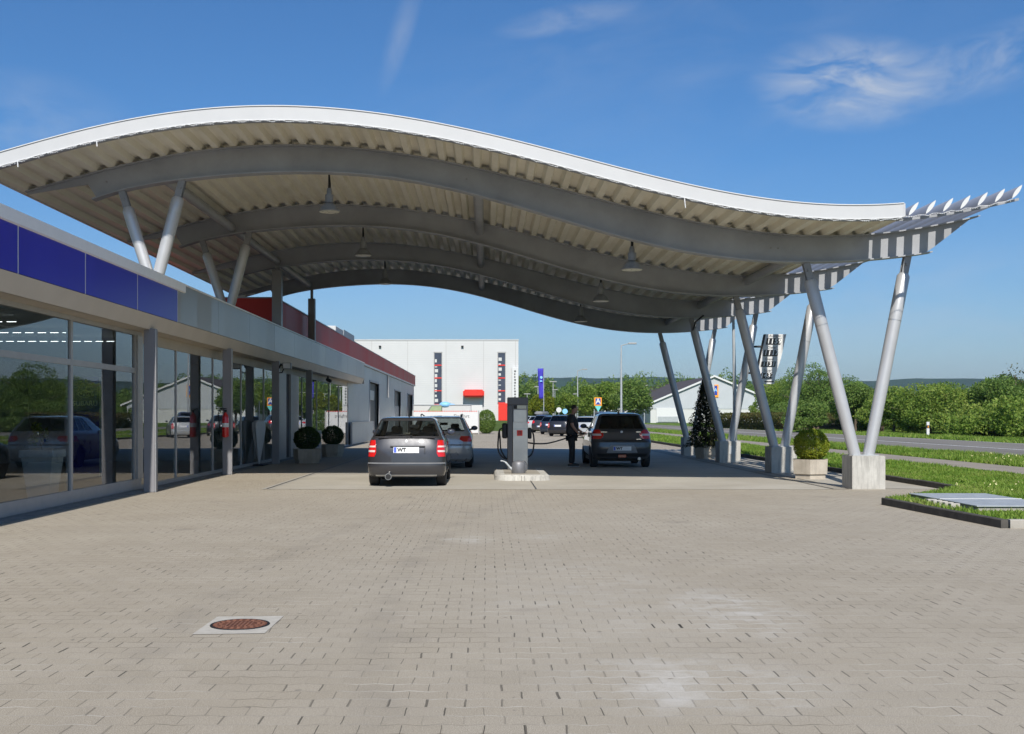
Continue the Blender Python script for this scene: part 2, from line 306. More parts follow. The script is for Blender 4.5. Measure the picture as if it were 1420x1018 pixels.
M['carglass'] = glassmat('car glass', 1.6, (.42, .46, .46), .9)
M['carglass_dark'] = glassmat('tinted car glass', 1.55, (.06, .07, .07), .9)
M['fargl'] = simple('dark window glass', (.05, .06, .09), .12, var=.2, scale=.5)

# ------------------------------------------------------------------ object helpers
def tag(o, label=None, cat=None, group=None, kind=None):
    if label: o['label'] = label
    if cat: o['category'] = cat
    if group: o['group'] = group
    if kind: o['kind'] = kind
    return o
def thing(name, label, cat, loc=(0, 0, 0), group=None, rz=0.):
    o = bpy.data.objects.new(name, None); C.objects.link(o); o.location = loc; o.rotation_euler = (0, 0, rz); o.empty_display_size = .1
    return tag(o, label, cat, group)
def root_loc(o):
    while o.parent: o = o.parent
    return o.location
class MB:
    def __init__(s): s.v = []; s.f = []
    def add(s, vs, fs):
        b = len(s.v); s.v += [tuple(p) for p in vs]; s.f += [tuple(i+b for i in f) for f in fs]; return s
    def box(s, x0, x1, y0, y1, z0, z1, taper=None):
        a = [(x0, y0, z0), (x1, y0, z0), (x1, y1, z0), (x0, y1, z0), (x0, y0, z1), (x1, y0, z1), (x1, y1, z1), (x0, y1, z1)]
        return s.add(a, [(0, 3, 2, 1), (4, 5, 6, 7), (0, 1, 5, 4), (1, 2, 6, 5), (2, 3, 7, 6), (3, 0, 4, 7)])
    def bbox(s, x0, x1, y0, y1, z0, z1, r=.01, seg=1):
        """box with bevelled edges"""
        bm = bmesh.new(); bmesh.ops.create_cube(bm, size=1.)
        for v in bm.verts: v.co = Vector(((x0+x1)/2+v.co.x*(x1-x0), (y0+y1)/2+v.co.y*(y1-y0), (z0+z1)/2+v.co.z*(z1-z0)))
        bmesh.ops.bevel(bm, geom=bm.edges[:], offset=r, segments=seg, affect='EDGES'); bm.verts.index_update()
        s.add([v.co for v in bm.verts], [[v.index for v in f.verts] for f in bm.faces]); bm.free(); return s
    def tube(s, p, q, r0, r1=None, n=16, caps=True):
        r1 = r0 if r1 is None else r1; p, q = Vector(p), Vector(q); d = (q-p).normalized(); a = d.orthogonal().normalized(); b = d.cross(a)
        vs = []
        for c, r in ((p, r0), (q, r1)):
            for i in range(n): t = 2*math.pi*i/n; vs.append(c+a*math.cos(t)*r+b*math.sin(t)*r)
        fs = [(i, (i+1) % n, n+(i+1) % n, n+i) for i in range(n)]
        if caps: fs += [tuple(range(n-1, -1, -1)), tuple(range(n, 2*n))]
        return s.add(vs, fs)
    def path(s, pts, r, n=8):
        """a tube swept along points"""
        pts = [Vector(p) for p in pts]; up = None; vs = []
        for i, p in enumerate(pts):
            d = (pts[min(i+1, len(pts)-1)]-pts[max(i-1, 0)]).normalized()
            if up is None: up = d.orthogonal().normalized()
            up = (up-d*up.dot(d)).normalized(); b = d.cross(up)
            rr = r[i] if isinstance(r, (list, tuple)) else r
            for k in range(n): t = 2*math.pi*k/n; vs.append(p+up*math.cos(t)*rr+b*math.sin(t)*rr)
        fs = []
        for i in range(len(pts)-1):
            for k in range(n): fs.append((i*n+k, i*n+(k+1) % n, (i+1)*n+(k+1) % n, (i+1)*n+k))
        fs += [tuple(range(n-1, -1, -1)), tuple(range((len(pts)-1)*n, len(pts)*n))]
        return s.add(vs, fs)
    def lathe(s, prof, c=(0, 0, 0), axis='z', n=24):
        vs = []
        for r, h in prof:
            for i in range(n):
                t = 2*math.pi*i/n; a, b = r*math.cos(t), r*math.sin(t)
                vs.append({'z': (c[0]+a, c[1]+b, c[2]+h), 'x': (c[0]+h, c[1]+a, c[2]+b), 'y': (c[0]+a, c[1]+h, c[2]+b)}[axis])
        fs = [(j*n+i, j*n+(i+1) % n, (j+1)*n+(i+1) % n, (j+1)*n+i) for j in range(len(prof)-1) for i in range(n)]
        fs += [tuple(range(n-1, -1, -1)), tuple(range((len(prof)-1)*n, len(prof)*n))]
        return s.add(vs, fs)
    def prism(s, poly, axis, a, b):
        """poly: 2-D outline; extruded along axis from a to b"""
        n = len(poly)
        def P(p, h): return {'y': (p[0], h, p[1]), 'x': (h, p[0], p[1]), 'z': (p[0], p[1], h)}[axis]
        return s.add([P(p, a) for p in poly]+[P(p, b) for p in poly], [tuple(range(n))[::-1], tuple(range(n, 2*n))]+[(i, (i+1) % n, n+(i+1) % n, n+i) for i in range(n)])
    def ball(s, c, r, n=12, sc=(1, 1, 1)):
        prof = []
        for j in range(n//2+1):
            t = math.pi*j/(n//2); prof.append((max(math.sin(t), .001), -math.cos(t)))
        b = len(s.v); s.lathe([(p, h) for p, h in prof], n=n)
        s.v[b:] = [(c[0]+x*r*sc[0], c[1]+y*r*sc[1], c[2]+z*r*sc[2]) for x, y, z in s.v[b:]]; return s
    def build(s, name, m, parent=None, smooth=None, world=True, recalc=True):
        me = bpy.data.meshes.new(name); off = root_loc(parent) if (parent and world) else Vector((0, 0, 0))
        me.from_pydata([(x-off[0], y-off[1], z-off[2]) for x, y, z in s.v], [], s.f)
        if recalc and len(s.f) < 60000:
            bm = bmesh.new(); bm.from_mesh(me); bmesh.ops.recalc_face_normals(bm, faces=bm.faces); bm.to_mesh(me); bm.free()
        me.materials.append(M[m] if isinstance(m, str) else m)
        if smooth is not None:
            me.polygons.foreach_set('use_smooth', [True]*len(me.polygons)); me.set_sharp_from_angle(angle=R(smooth))
        o = bpy.data.objects.new(name, me); C.objects.link(o); o.parent = parent
        return o
def struct(o): o['kind'] = 'structure'; return o
def kids(o): return [c for c in bpy.data.objects if c.parent is o]
def copy_tree(o, parent=None, ch=None):
    if ch is None:
        ch = {}
        for c in bpy.data.objects:
            if c.parent: ch.setdefault(c.parent.name, []).append(c)
    c = o.copy(); C.objects.link(c); c.parent = parent
    for k in ch.get(o.name, []): copy_tree(k, c, ch)
    return c
def np_mesh(name, verts, k, m, parent=None):
    """many separate k-gons, from an array (n*k, 3)"""
    n = len(verts)//k; me = bpy.data.meshes.new(name); me.vertices.add(n*k); me.vertices.foreach_set('co', verts.astype(np.float32).ravel())
    me.loops.add(n*k); me.loops.foreach_set('vertex_index', np.arange(n*k, dtype=np.int32)); me.polygons.add(n)
    me.polygons.foreach_set('loop_start', np.arange(0, n*k, k, dtype=np.int32)); me.polygons.foreach_set('loop_total', np.full(n, k, dtype=np.int32))
    me.update(calc_edges=True); me.materials.append(M[m] if isinstance(m, str) else m)
    o = bpy.data.objects.new(name, me); C.objects.link(o); o.parent = parent; return o
def leaves(centres, size, flat=0., aspect=.6):
    """a pointed four-cornered leaf at every centre, turned at random"""
    n = len(centres); a = rng.normal(size=(n, 3)); a[:, 2] *= (1-flat); a /= np.linalg.norm(a, axis=1, keepdims=True)
    b = np.cross(a, rng.normal(size=(n, 3))); b /= np.linalg.norm(b, axis=1, keepdims=True)
    s = (size*rng.uniform(.55, 1.35, n))[:, None]; a = a*s; b = b*s*aspect
    v = np.stack([centres-a, centres-b*.9+a*.1, centres+a, centres+b*.9+a*.1], 1); return v.reshape(-1, 3)
def blob_points(n, c, r, lumps=9, lump=.42, seed=None, hollow=.55, flatbase=-.9):
    """points through a crown made of several overlapping lumps"""
    g = rng; d = g.normal(size=(lumps, 3)); d /= np.linalg.norm(d, axis=1, keepdims=True); d *= (g.uniform(.25, .68, lumps))[:, None]
    d[:, 2] = np.maximum(d[:, 2], flatbase*.6)
    rad = g.uniform(lump*.7, lump*1.25, lumps); k = g.integers(0, lumps, n)
    p = g.normal(size=(n, 3)); p /= np.linalg.norm(p, axis=1, keepdims=True); q = g.uniform(hollow, 1.06, n)**.6
    p = d[k]+p*(rad[k]*q)[:, None]; return np.array(c)+p*np.array(r)
def vnoise(x, y, f, seed=0):
    return (math.sin(x*f*1.7+seed)+math.sin(y*f*1.3+seed*2.1)+math.sin((x+y)*f*.9+seed*.7)+math.sin((x-y*1.3)*f*2.3+seed*3))/4

def text_obj(s, size, m, parent, loc, rot, name='lettering', bold=0., ext=.002, align='CENTER', sx=1., shear=0., spacing=1.):
    cu = bpy.data.curves.new(name, 'FONT'); cu.body = s; cu.size = size; cu.align_x = align; cu.align_y = 'CENTER'; cu.extrude = ext; cu.offset = bold; cu.shear = shear; cu.space_character = spacing; cu.resolution_u = 3
    tmp = bpy.data.objects.new('tmp', cu); C.objects.link(tmp); bpy.context.view_layer.update()
    me = bpy.data.meshes.new_from_object(tmp.evaluated_get(bpy.context.evaluated_depsgraph_get())); bpy.data.objects.remove(tmp)
    me.name = name; me.materials.clear(); me.materials.append(M[m])
    o = bpy.data.objects.new(name, me); C.objects.link(o); o.parent = parent; off = root_loc(parent) if parent else Vector((0, 0, 0))
    o.location = Vector(loc)-off if parent else loc; o.rotation_euler = rot; o.scale = (sx, 1, 1); return o

# ================================================================== THE SETTING
def sheet(name, poly, z, m, skirt=0.):
    bm = bmesh.new(); vs = [bm.verts.new((x, y, z)) for x, y in poly]; f = bm.faces.new(vs)
    if skirt:
        r = bmesh.ops.extrude_face_region(bm, geom=[f])
        for e in r['geom']:
            if isinstance(e, bmesh.types.BMVert): e.co.z -= skirt
    bmesh.ops.recalc_face_normals(bm, faces=bm.faces)
    top = [f for f in bm.faces if abs(f.normal.z) > .9]
    bmesh.ops.triangulate(bm, faces=top)
    for f in bm.faces:
        if not skirt and f.normal.z < 0: f.normal_flip()
    me = bpy.data.meshes.new(name); bm.to_mesh(me); bm.free(); me.materials.append(M[m]); o = bpy.data.objects.new(name, me); C.objects.link(o); return struct(o)
sheet('ground', [(-4900, -190), (9500, -190), (9500, 6300), (-4900, 6300)], -.06, 'field')
sheet('paving', [(-40, -30), (60, -30), (60, 14.93), (6.87, 14.93), (6.67, 18.9), (9.3, 22.2), (9.3, 112), (-40, 112)], 0, 'paving')
sheet('forecourt', [(-4.42, 22.85), (7.05, 22.85), (7.05, 52), (-4.42, 52)], .004, 'apron')
for i, (a, b) in enumerate([((-4.42, 28.9), (7.05, 28.94)), ((-4.42, 35.4), (7.05, 35.44)), ((1.0, 22.85), (1.025, 52)), ((-1.9, 28.94), (-1.88, 52)), ((4.1, 28.94), (4.12, 52))]):
    sheet('joint', [(a[0], a[1]), (b[0], a[1]), (b[0], b[1]), (a[0], b[1])], .008, 'dark')
# narrow drain strips beside the slab
sheet('drain_strip', [(-4.62, 22.85), (-4.42, 22.85), (-4.42, 50), (-4.62, 50)], .006, 'kerb')
sheet('drain_strip', [(7.05, 22.85), (7.42, 22.85), (7.42, 50), (7.05, 50)], .006, 'apron_dark')
for x in (-4.52, 7.08, 7.40): sheet('drain_slot', [(x, 22.9), (x+.03, 22.9), (x+.03, 49), (x, 49)], .011, 'black')
sheet('side_strip', [(7.46, 23.3), (9.3, 22.9), (9.3, 50), (7.46, 50)], .005, 'apron')
sheet('threshold', [(-7.04, -4), (-6.74, -4), (-6.74, 57), (-7.04, 57)], .02, 'sillconc', .03)
# verge, path, road, far verge
sheet('verge', [(6.97, 15.05), (60, 15.05), (60, 15.05), (200, 15.05), (200, 300), (9.42, 300), (9.42, 22.6), (9.42, 22.3), (6.77, 18.9)], .085, 'lawn', .13)
sheet('footpath', [(12.85, 15.2), (14.75, 15.2), (14.75, 290), (12.85, 290)], .092, 'path')
sheet('road', [(17.5, 15.2), (27.4, 15.2), (27.4, 290), (17.5, 290)], .091, 'asphalt')
sheet('road_line', [(22.2, 15.2), (22.38, 15.2), (22.38, 280), (22.2, 280)], .096, 'white_line')
sheet('road_line', [(27.0, 15.2), (27.12, 15.2), (27.12, 280), (27.0, 280)], .096, 'white_line')
def kerb(pts, w, z, label):
    m = MB()
    for (x0, y0), (x1, y1) in zip(pts[:-1], pts[1:]):
        d = Vector((x1-x0, y1-y0, 0)); L = d.length; d.normalize(); nn = Vector((-d.y, d.x, 0))*w; k = max(1, int(L/1.0))
        for i in range(k):
            a = Vector((x0, y0, 0))+d*(L*i/k+.004); b = Vector((x0, y0, 0))+d*(L*(i+1)/k-.004); j = random.uniform(-.006, .006)
            p = [a, b, b+nn, a+nn]
            m.add([(q.x, q.y, -.05) for q in p]+[(q.x, q.y, z+j-.012) for q in (a, b)]+[(q.x, q.y, z+j-.012) for q in (b+nn, a+nn)]+[((q*.88+c*.12).x, (q*.88+c*.12).y, z+j) for q, c in ((a, a+nn), (b, b+nn), (b+nn, b), (a+nn, a))],
                  [(0, 1, 5, 4), (1, 2, 6, 5), (2, 3, 7, 6), (3, 0, 4, 7), (4, 5, 9, 8), (5, 6, 10, 9), (6, 7, 11, 10), (7, 4, 8, 11), (8, 9, 10, 11), (3, 2, 1, 0)])
    return struct(m.build('kerb', label or 'kerb'))
kerb([(6.87, 14.93), (6.67, 18.9)], -.10, .12, 'kerb_shaded')
kerb([(30, 14.93), (6.99, 14.93)], -.12, .12, '')
kerb([(9.3, 22.2), (9.3, 112)], -.10, .12, 'kerb_shaded')
# grassed bank in front of the far hall
m = MB(); m.prism([(110, -.05), (125, .9), (200, 1.05), (200, -.05)], 'x', -30, 8.5); struct(m.build('grass_bank', 'field'))
# hills behind everything: real ridges kilometres away
def ridge(name, y0, base, amp, depth, seed, x0, x1, col, left=1.):
    t = NT(name); c = t.mix(t.ramp(t.noise(.006, 6, .7), .35, .65), col, tuple(v*1.7 for v in col)); t.bsdf(c, .95, 0, t.bump(t.noise(.03, 5, .7), 1., 20.), spec=.1)
    nx, ny = 160, 14; vs = []; fs = []
    for j in range(ny):
        for i in range(nx):
            x = x0+(x1-x0)*i/(nx-1); v = j/(ny-1); h = math.sin(v*math.pi*.5)
            top = base+amp*(.55*math.sin(x*.0011+seed)+.3*math.sin(x*.0031+seed*2)+.15*math.sin(x*.0083+seed*3)+.05*math.sin(x*.03))
            vs.append((x, y0+depth*v, -2+h*top+random.uniform(-2, 2)*h))
    fs = [(j*nx+i, j*nx+i+1, (j+1)*nx+i+1, (j+1)*nx+i) for j in range(ny-1) for i in range(nx-1)]
    mb = MB(); mb.add(vs, fs); o = mb.build(name, t.m, smooth=60); return struct(o)
ridge('hill', 2600, 104, 34, 900, 1.0, -2500, 6500, (.022, .045, .014))
ridge('hill', 4600, 178, 34, 1500, 2.6, -4500, 9500, (.025, .045, .018))

# ================================================================== CANOPY
YB = [23.24+6.53*i for i in range(4)]          # planes of the four beams
YF, YK = 21.28, 44.0                           # front and back edge of the roof
def fit(px, py, deg):
    k = 23.24/1550; X = (np.array(px)-675)*k; Z = 1.5+(577-np.array(py))*k; c = np.polyfit(X/10, Z, deg); return lambda x: float(np.polyval(c, x/10))
ztop = fit([38, 118, 206, 295, 400, 450, 552, 640, 700, 741, 846.5, 917, 1005, 1058, 1100, 1180, 1230.7, 1271, 1313.5, 1355.8],
           [266.5, 243.6, 223, 208, 201.7, 203, 213.5, 230, 243, 253, 280.4, 299, 316.6, 322.6, 325.6, 327, 322.7, 316.4, 309, 299.3], 8)
zbot = fit([130, 256.6, 324.5, 400, 450, 552, 640, 700, 741, 846.5, 917, 1005, 1058, 1112, 1207, 1287],
           [277.5, 250, 242.7, 238.6, 240, 249.4, 266, 281, 293, 325, 343, 358, 362, 363, 361, 350.5], 7)
canopy = thing('canopy', 'large grey steel canopy with a white wavy roof over the fuel pump', 'canopy', (0, 23.24, 0))
XL, XR, XD = -9.62, 10.2, 7.92
def strip(m, xs, lo, hi, y0, y1):
    """solid strip following a curve, between heights lo(x) and hi(x)"""
    n = len(xs); vs = []
    for x in xs: vs += [(x, y0, lo(x)), (x, y1, lo(x)), (x, y1, hi(x)), (x, y0, hi(x))]
    fs = [(4*i+a, 4*i+(a+1) % 4, 4*i+4+(a+1) % 4, 4*i+4+a) for i in range(n-1) for a in range(4)]+[(0, 1, 2, 3), (4*n-1, 4*n-2, 4*n-3, 4*n-4)]
    m.add(vs, fs)
def webbot(x):
    if x < -8.17: return ztop(x)-.06-(.10)*min(1, (x+9.62)/1.4)*1.6
    if x > 9.18: return zbot(9.18)+.02+(x-9.18)/(10.05-9.18)*(ztop(10.05)-.06-zbot(9.18)) if x < 10.05 else ztop(x)-.035
    return zbot(x)
xs = list(np.linspace(-9.55, 10.2, 110))
for yb in YB:
    m = MB(); strip(m, xs, lambda x: min(webbot(x)+.012, ztop(x)-.03), lambda x: ztop(x)-.02, yb-.015, yb+.015)
    b = m.build('beam', 'beam', canopy, smooth=30)
    m = MB(); strip(m, xs, lambda x: ztop(x)-.028, lambda x: ztop(x)-.003, yb-.13, yb+.13); m.build('top_flange', 'beam', b, smooth=30)
    m = MB(); strip(m, list(np.linspace(-8.17, 9.22, 90)), lambda x: zbot(x)-.012, lambda x: zbot(x)+.014, yb-.13, yb+.13); m.build('bottom_flange', 'beam', b, smooth=30)
    if yb == YB[0]:
        for bx in (-7.9, -.42, 5.9, 6.05):
            m = MB(); m.tube((bx, yb-.017, zbot(bx)+.28), (bx, yb-.03, zbot(bx)+.28), .02, n=8); m.build('bolt', 'steel_grey', b)
# trapezoidal roof deck, ribs running away from the camera
P = .36; prof = []; x = XL
while x < XD:
    for dx, dz in ((0, 0), (.12, 0), (.17, .105), (.31, .105)):
        if x+dx < XD: prof.append((x+dx, ztop(x+dx)+dz))
    x += P
prof.append((XD, ztop(XD)+.0)); m = MB(); n = len(prof)
YS = [YF+.02]+[y for y in np.arange(24, 44, 4)]+[YK-.02]
for y in YS: m.v += [(px, y, pz) for px, pz in prof]
for j in range(len(YS)-1): m.f += [(j*n+i, j*n+i+1, (j+1)*n+i+1, (j+1)*n+i) for i in range(n-1)]
m.build('roof_deck', 'deck', canopy, recalc=False)
m = MB(); xd = list(np.linspace(XL, XD, 100)); strip(m, xd, lambda x: ztop(x)+.118, lambda x: ztop(x)+.225, YF+.03, YK-.03); m.build('roof_skin', 'fascia_white', canopy, smooth=30)
m = MB(); strip(m, xd, lambda x: ztop(x)+.012, lambda x: ztop(x)+.262, YF-.055, YF+.005); fo = m.build('front_fascia', 'fascia_white', canopy, smooth=30)
m = MB(); strip(m, xd, lambda x: ztop(x)+.262, lambda x: ztop(x)+.277, YF-.075, YF+.12); strip(m, xd, lambda x: ztop(x)-.004, lambda x: ztop(x)+.011, YF-.067, YF+.012)
m.build('edge_trim', 'white', fo, smooth=30)
m = MB(); strip(m, xd, lambda x: ztop(x)-.03, lambda x: ztop(x)-.005, YF-.03, YF+.06); m.build('gutter_angle', 'beam', canopy, smooth=30)
m = MB(); strip(m, xd, lambda x: ztop(x)+.012, lambda x: ztop(x)+.262, YK-.005, YK+.055); m.build('back_fascia', 'fascia_white', canopy, smooth=30)
m = MB(); m.box(XL-.05, XL-.002, YF-.05, YK+.05, ztop(XL)-.02, ztop(XL)+.27); m.build('side_fascia', 'fascia_white', canopy)
m = MB(); m.box(XD+.002, XD+.03, YF-.056, YK+.05, ztop(XD)+.012, ztop(XD)+.262); m.build('side_fascia', 'fascia_white', canopy)
# louvre blades on the right tip
for i in range(7):
    bx = 8.02+.328*i; bz = ztop(bx)+.03; dx, dz = .185, .25; nx_, nz_ = -dz/math.hypot(dx, dz), dx/math.hypot(dx, dz); poly = []
    for k in range(9):
        t = k/8; w = .036*math.sin(math.pi*t)**.8; poly.append((bx+dx*t+nx_*w, bz+dz*t+nz_*w))
    for k in range(7, 0, -1):
        t = k/8; w = .036*math.sin(math.pi*t)**.8; poly.append((bx+dx*t-nx_*w, bz+dz*t-nz_*w))
    m = MB(); m.prism(poly, 'y', YF-.02, YK); o = m.build('louvre_blade', 'blade', canopy, smooth=40)
    cxm, czm = bx+dx/2, bz+dz/2; m = MB(); m.prism([(cxm+(px-cxm)*1.04, czm+(pz-czm)*1.04) for px, pz in poly], 'y', YF-.035, YF-.0205); m.build('end_cap', 'blade_end', o)
for y in (YF+.25, YB[0]+3.3, YB[1]+3.3, YB[2]+3.3, YK-.3):
    m = MB(); strip(m, list(np.linspace(7.9, 10.25, 14)), lambda x: ztop(x)-.02, lambda x: ztop(x)+.03, y, y+.05); m.build('louvre_rail', 'beam', canopy, smooth=30)
# purlin tubes between the beams
for px_, pz_ in ((-6.8, 6.52), (-.19, 6.42), (6.93, 5.10)):
    for a, b in zip(YB[:-1], YB[1:]):
        m = MB(); m.tube((px_, a+.016, pz_), (px_, b-.016, pz_), .115, n=20); m.tube((px_, b-.05, pz_), (px_, b-.017, pz_), .14, n=20); m.build('brace_tube', 'beam', canopy, smooth=40)
# V-shaped tube columns
def leg(p, q, r=.126, base=True):
    p, q = Vector(p), Vector(q); d = (q-p).normalized(); L = (q-p).length; m = MB()
    m.path([p, p+d*L*.3, p+d*L*.7, q-d*.42, q-d*.36], [r*.93, r, r*1.03, r*1.03, r*.72], 24)
    o = m.build('column_tube', 'tube', canopy, smooth=40)
    m = MB(); a = q-d*.40; s = Vector((0, 1, 0)); t = d.cross(s).normalized()
    for sg in (-1, 1): m.add([a+t*.07+s*sg*.05, q+t*.07+s*sg*.05, q-t*.07+s*sg*.05, a-t*.07+s*sg*.05]+[a+t*.07+s*sg*.07, q+t*.07+s*sg*.07, q-t*.07+s*sg*.07, a-t*.07+s*sg*.07], [(0, 1, 2, 3), (7, 6, 5, 4), (0, 4, 5, 1), (1, 5, 6, 2), (2, 6, 7, 3), (3, 7, 4, 0)])
    m.tube(q-d*.17+s*-.1, q-d*.17+s*.1, .03, n=10); m.build('pin_plate', 'steel_grey', o)
    c = p+d*L*.68; m = MB(); m.path([c-d*.006, c+d*.006], r*1.045, 24); m.build('weld_ring', 'bolt', o, smooth=40)
for i, yb in enumerate(YB):
    leg((7.66, yb, .66), (6.63, yb, zbot(6.63)-.01)); leg((7.93, yb, .66), (8.74, yb, zbot(8.74)-.01))
    if i < 2:
        m = MB(); m.box(-7.15, -6.72, yb-.2, yb+.2, 3.9, 4.42); m.build('roof_bearing', 'steel_grey', canopy)
        leg((-6.98, yb, 4.3), (-7.58, yb, zbot(-7.58)), .118); leg((-6.86, yb, 4.3), (-6.32, yb, zbot(-6.32)), .126)
    elif i == 2:
        m = MB(); m.bbox(-6.95, -6.65, yb-.15, yb+.15, 3.9, zbot(-6.8)-.1, .012); m.bbox(-6.86, -6.74, yb-.1, yb+.1, zbot(-6.8)-.1, zbot(-6.8), .01); m.build('roof_post', 'steel_grey', canopy)
    else:
        m = MB(); m.bbox(-6.83, -6.57, yb-.13, yb+.13, 3.9, zbot(-6.7)-.36, .012); m.bbox(-6.75, -6.65, yb-.06, yb+.06, zbot(-6.7)-.36, zbot(-6.7), .01); m.build('roof_post', 'steel_grey', canopy)
# conduits
m = MB(); m.path([(6.66, YB[2]-.05, 4.2), (6.75, YB[2]-.2, 4.55), (7.0, YB[2]-.25, 4.75)], .03, 8); m.build('cable_conduit', 'black', canopy)

plinth_lab = ['pale square concrete plinth nearest the camera, in full sun', 'square concrete plinth in the shade left of the yellow-green bush planter', 'square concrete plinth right of the conifer planter', 'farthest square concrete plinth, left of the conifer planter']
for i, yb in enumerate(YB):
    t = thing('column_plinth', plinth_lab[i], 'plinth', (7.83, yb, 0), 'concrete plinths under the right-hand columns'); s = .34
    m = MB(); m.bbox(7.83-s, 7.83+s, yb-s, yb+s, -.03, .685, .012, 2); m.build('plinth_block', 'concrete', t, smooth=30)
    m = MB(); m.box(7.83-.27, 7.83+.27, yb-.17, yb+.17, .684, .70); m.build('base_plate', 'galv', t)
    if i == 2:
        m = MB(); m.bbox(7.80, 7.90, yb-s-.012, yb-s+.002, .28, .54, .004); m.build('socket_cover', 'offwhite', t)
# string of fairy lights along the front edge
m = MB(); pts = []
for k in range(220):
    x = XL+(9.98-XL)*k/219; z = (ztop(x)-.02 if x < XD else ztop(x)-.0)+.014*math.sin(k*1.9)+random.uniform(-.008, .008); pts.append((x, YF-.075, z))
m.path(pts, .005, 5)
for i, p in enumerate(pts):
    for q in range(2):
        a = random.uniform(-.9, .9); l = random.uniform(.008, .026); x = p[0]+q*.045; m.tube((x, p[1], p[2]), (x+math.sin(a)*l, p[1]-.01, p[2]-abs(math.cos(a))*l), .006, .004, 5)
for x in (-8.9, -7.4, 3.75): m.path([(x, YF-.075, ztop(x)-.02), (x+.01, YF-.08, ztop(x)-.12), (x+.02, YF-.075, ztop(x)-.20 if x > 3 else ztop(x)-.10)], .012, 5)
o = m.build('light_string', 'white'); tag(o, 'thin string of small white fairy lights along the front edge of the roof', 'string lights')
# pendant lamps
def lamp(x, y, z, zc, label):
    t = thing('pendant_lamp', label, 'lamp', (x, y, z), 'bell-shaped lamps hanging under the canopy')
    m = MB(); m.lathe([(.225, 0), (.232, .012), (.215, .03), (.19, .075), (.15, .13), (.10, .17), (.075, .19)], (x, y, z), n=28); m.build('lamp_shade', 'plastic_grey', t, smooth=40)
    m = MB(); m.lathe([(.21, -.006), (.212, -.001)], (x, y, z), n=28); m.build('lamp_glass', 'disc', t)
    m = MB(); m.lathe([(.075, .19), (.09, .20), (.09, .36), (.06, .375), (.06, .43), (.045, .50)], (x, y, z), n=20); m.build('lamp_housing', 'plastic_grey', t, smooth=40)
    m = MB(); m.path([(x, y, z+.39), (x+.004, y, z+.60), (x-.004, y, z+.75), (x, y, zc)], [.035, .03, .02, .014], 8); m.tube((x, y, zc-.02), (x, y, zc-.10), .035, n=12); m.build('lamp_cord', 'black', t)
for i in range(3):
    y = YB[i]+.62
    near = ['nearest', 'middle', 'farthest'][i]
    lamp(-3.36, y, [5.86, 5.86, 5.86][i], ztop(-3.36), near+' of the three bell lamps hanging under the high left wave of the canopy')
    lamp(3.1, y, 4.62, ztop(3.1), near+' of the three bell lamps hanging under the falling right side of the canopy')

# ================================================================== SHOWROOM
show = thing('showroom_building', 'low showroom with a glass front, overhanging blue and aluminium fascia and grey posts', 'building', (-6.6, 22, 0))
XG = -7.04
# structure behind the glass
m = MB(); m.box(-15, XG+.02, -4, 56.8, -.02, .03); m.build('floor', 'floor', show)
m = MB(); m.box(-15.2, -15, -4, 56.8, 0, 3.3); m.box(-15, XG-.05, -4.2, -4, 0, 3.3); m.box(-15, XG-.05, 56.6, 56.79, 0, 3.3); m.build('inner_wall', 'iwall', show)
m = MB(); m.box(-15, XG-.05, 36.6, 36.8, .03, 3.2); m.build('inner_wall', 'iwall', show)
m = MB(); m.box(-15, XG-.03, -4, 56.8, 3.22, 3.3); m.build('ceiling', 'iwall', show)
m = MB(); m.box(-15.2, -6.6, -4, 59.2, 3.72, 3.95); m.build('roof_slab', 'darkroof', show)
def fascia(y0, y1, mat, name):
    m = MB(); m.box(-6.56, -6.5, y0+.006, y1-.006, 3.48, 4.15 if mat == 'blue' else 4.30); return m.build(name, mat, show)
ys = [-3, -.35, 2.3, 4.95, 7.55, 10.2, 12.85, 15.5, 18.1, 20.8, 23.5]
for a, b in zip(ys[:-1], ys[1:]): fascia(a, b, 'blue', 'blue_panel')
g = [23.5+i*3.58 for i in range(11)]
for a, b in zip(g[:-1], g[1:]): fascia(a, b, 'greypanel', 'aluminium_panel')
m = MB()
for y in ys[1:]: m.box(-6.51, -6.496, y-.012, y+.012, 3.475, 4.15)
m.build('panel_joint_trim', 'white', show)
m = MB(); m.prism([(-6.62, 4.1), (-6.46, 4.15), (-6.46, 4.33), (-6.62, 4.36)], 'y', -3, 24.0); m.prism([(-6.60, 4.30), (-6.48, 4.30), (-6.48, 4.335), (-6.6, 4.34)], 'y', 24.0, 59.3); m.build('roof_edge_trim', 'trim_white', show)
m = MB(); m.box(-7.2, -6.62, -3, 59.2, 3.96, 4.31); m.build('gutter', 'beam', show)
m = MB(); m.prism([(-6.515, 3.476), (-6.50, 3.47), (-6.62, 3.2), (-6.66, 3.2)], 'y', -3, 59.3); m.build('fascia_lip', 'lip', show)
m = MB(); m.box(XG-.03, -6.64, -3, 56.8, 3.2, 3.215); m.box(-7.0, -6.64, 56.81, 59.28, 3.2, 3.4); m.build('soffit', 'soffit', show)
m = MB(); m.box(-6.63, -6.5, 59.28, 59.34, 3.21, 4.33); m.build('fascia_end', 'greypanel', show)
# posts
for i in range(4):
    y = 21.95+6.55*i; m = MB(); m.bbox(-6.74, -6.515, y, y+.02, 0, 3.22, .003); m.bbox(-6.74, -6.515, y+.20, y+.22, 0, 3.22, .003); m.box(-6.635, -6.62, y+.02, y+.2, 0, 3.22); m.box(-6.74, -6.52, y-.012, y, 0.0, 3.2)
    m = MB(); m.bbox(-6.74, -6.515, y, y+.19, 0, 3.22, .012, 2); m.build('post', 'facade_post', show, smooth=30)
    m = MB(); m.box(-6.513, -6.508, y+.03, y+.05, 0, 3.2); m.build('post_groove', 'white', show)
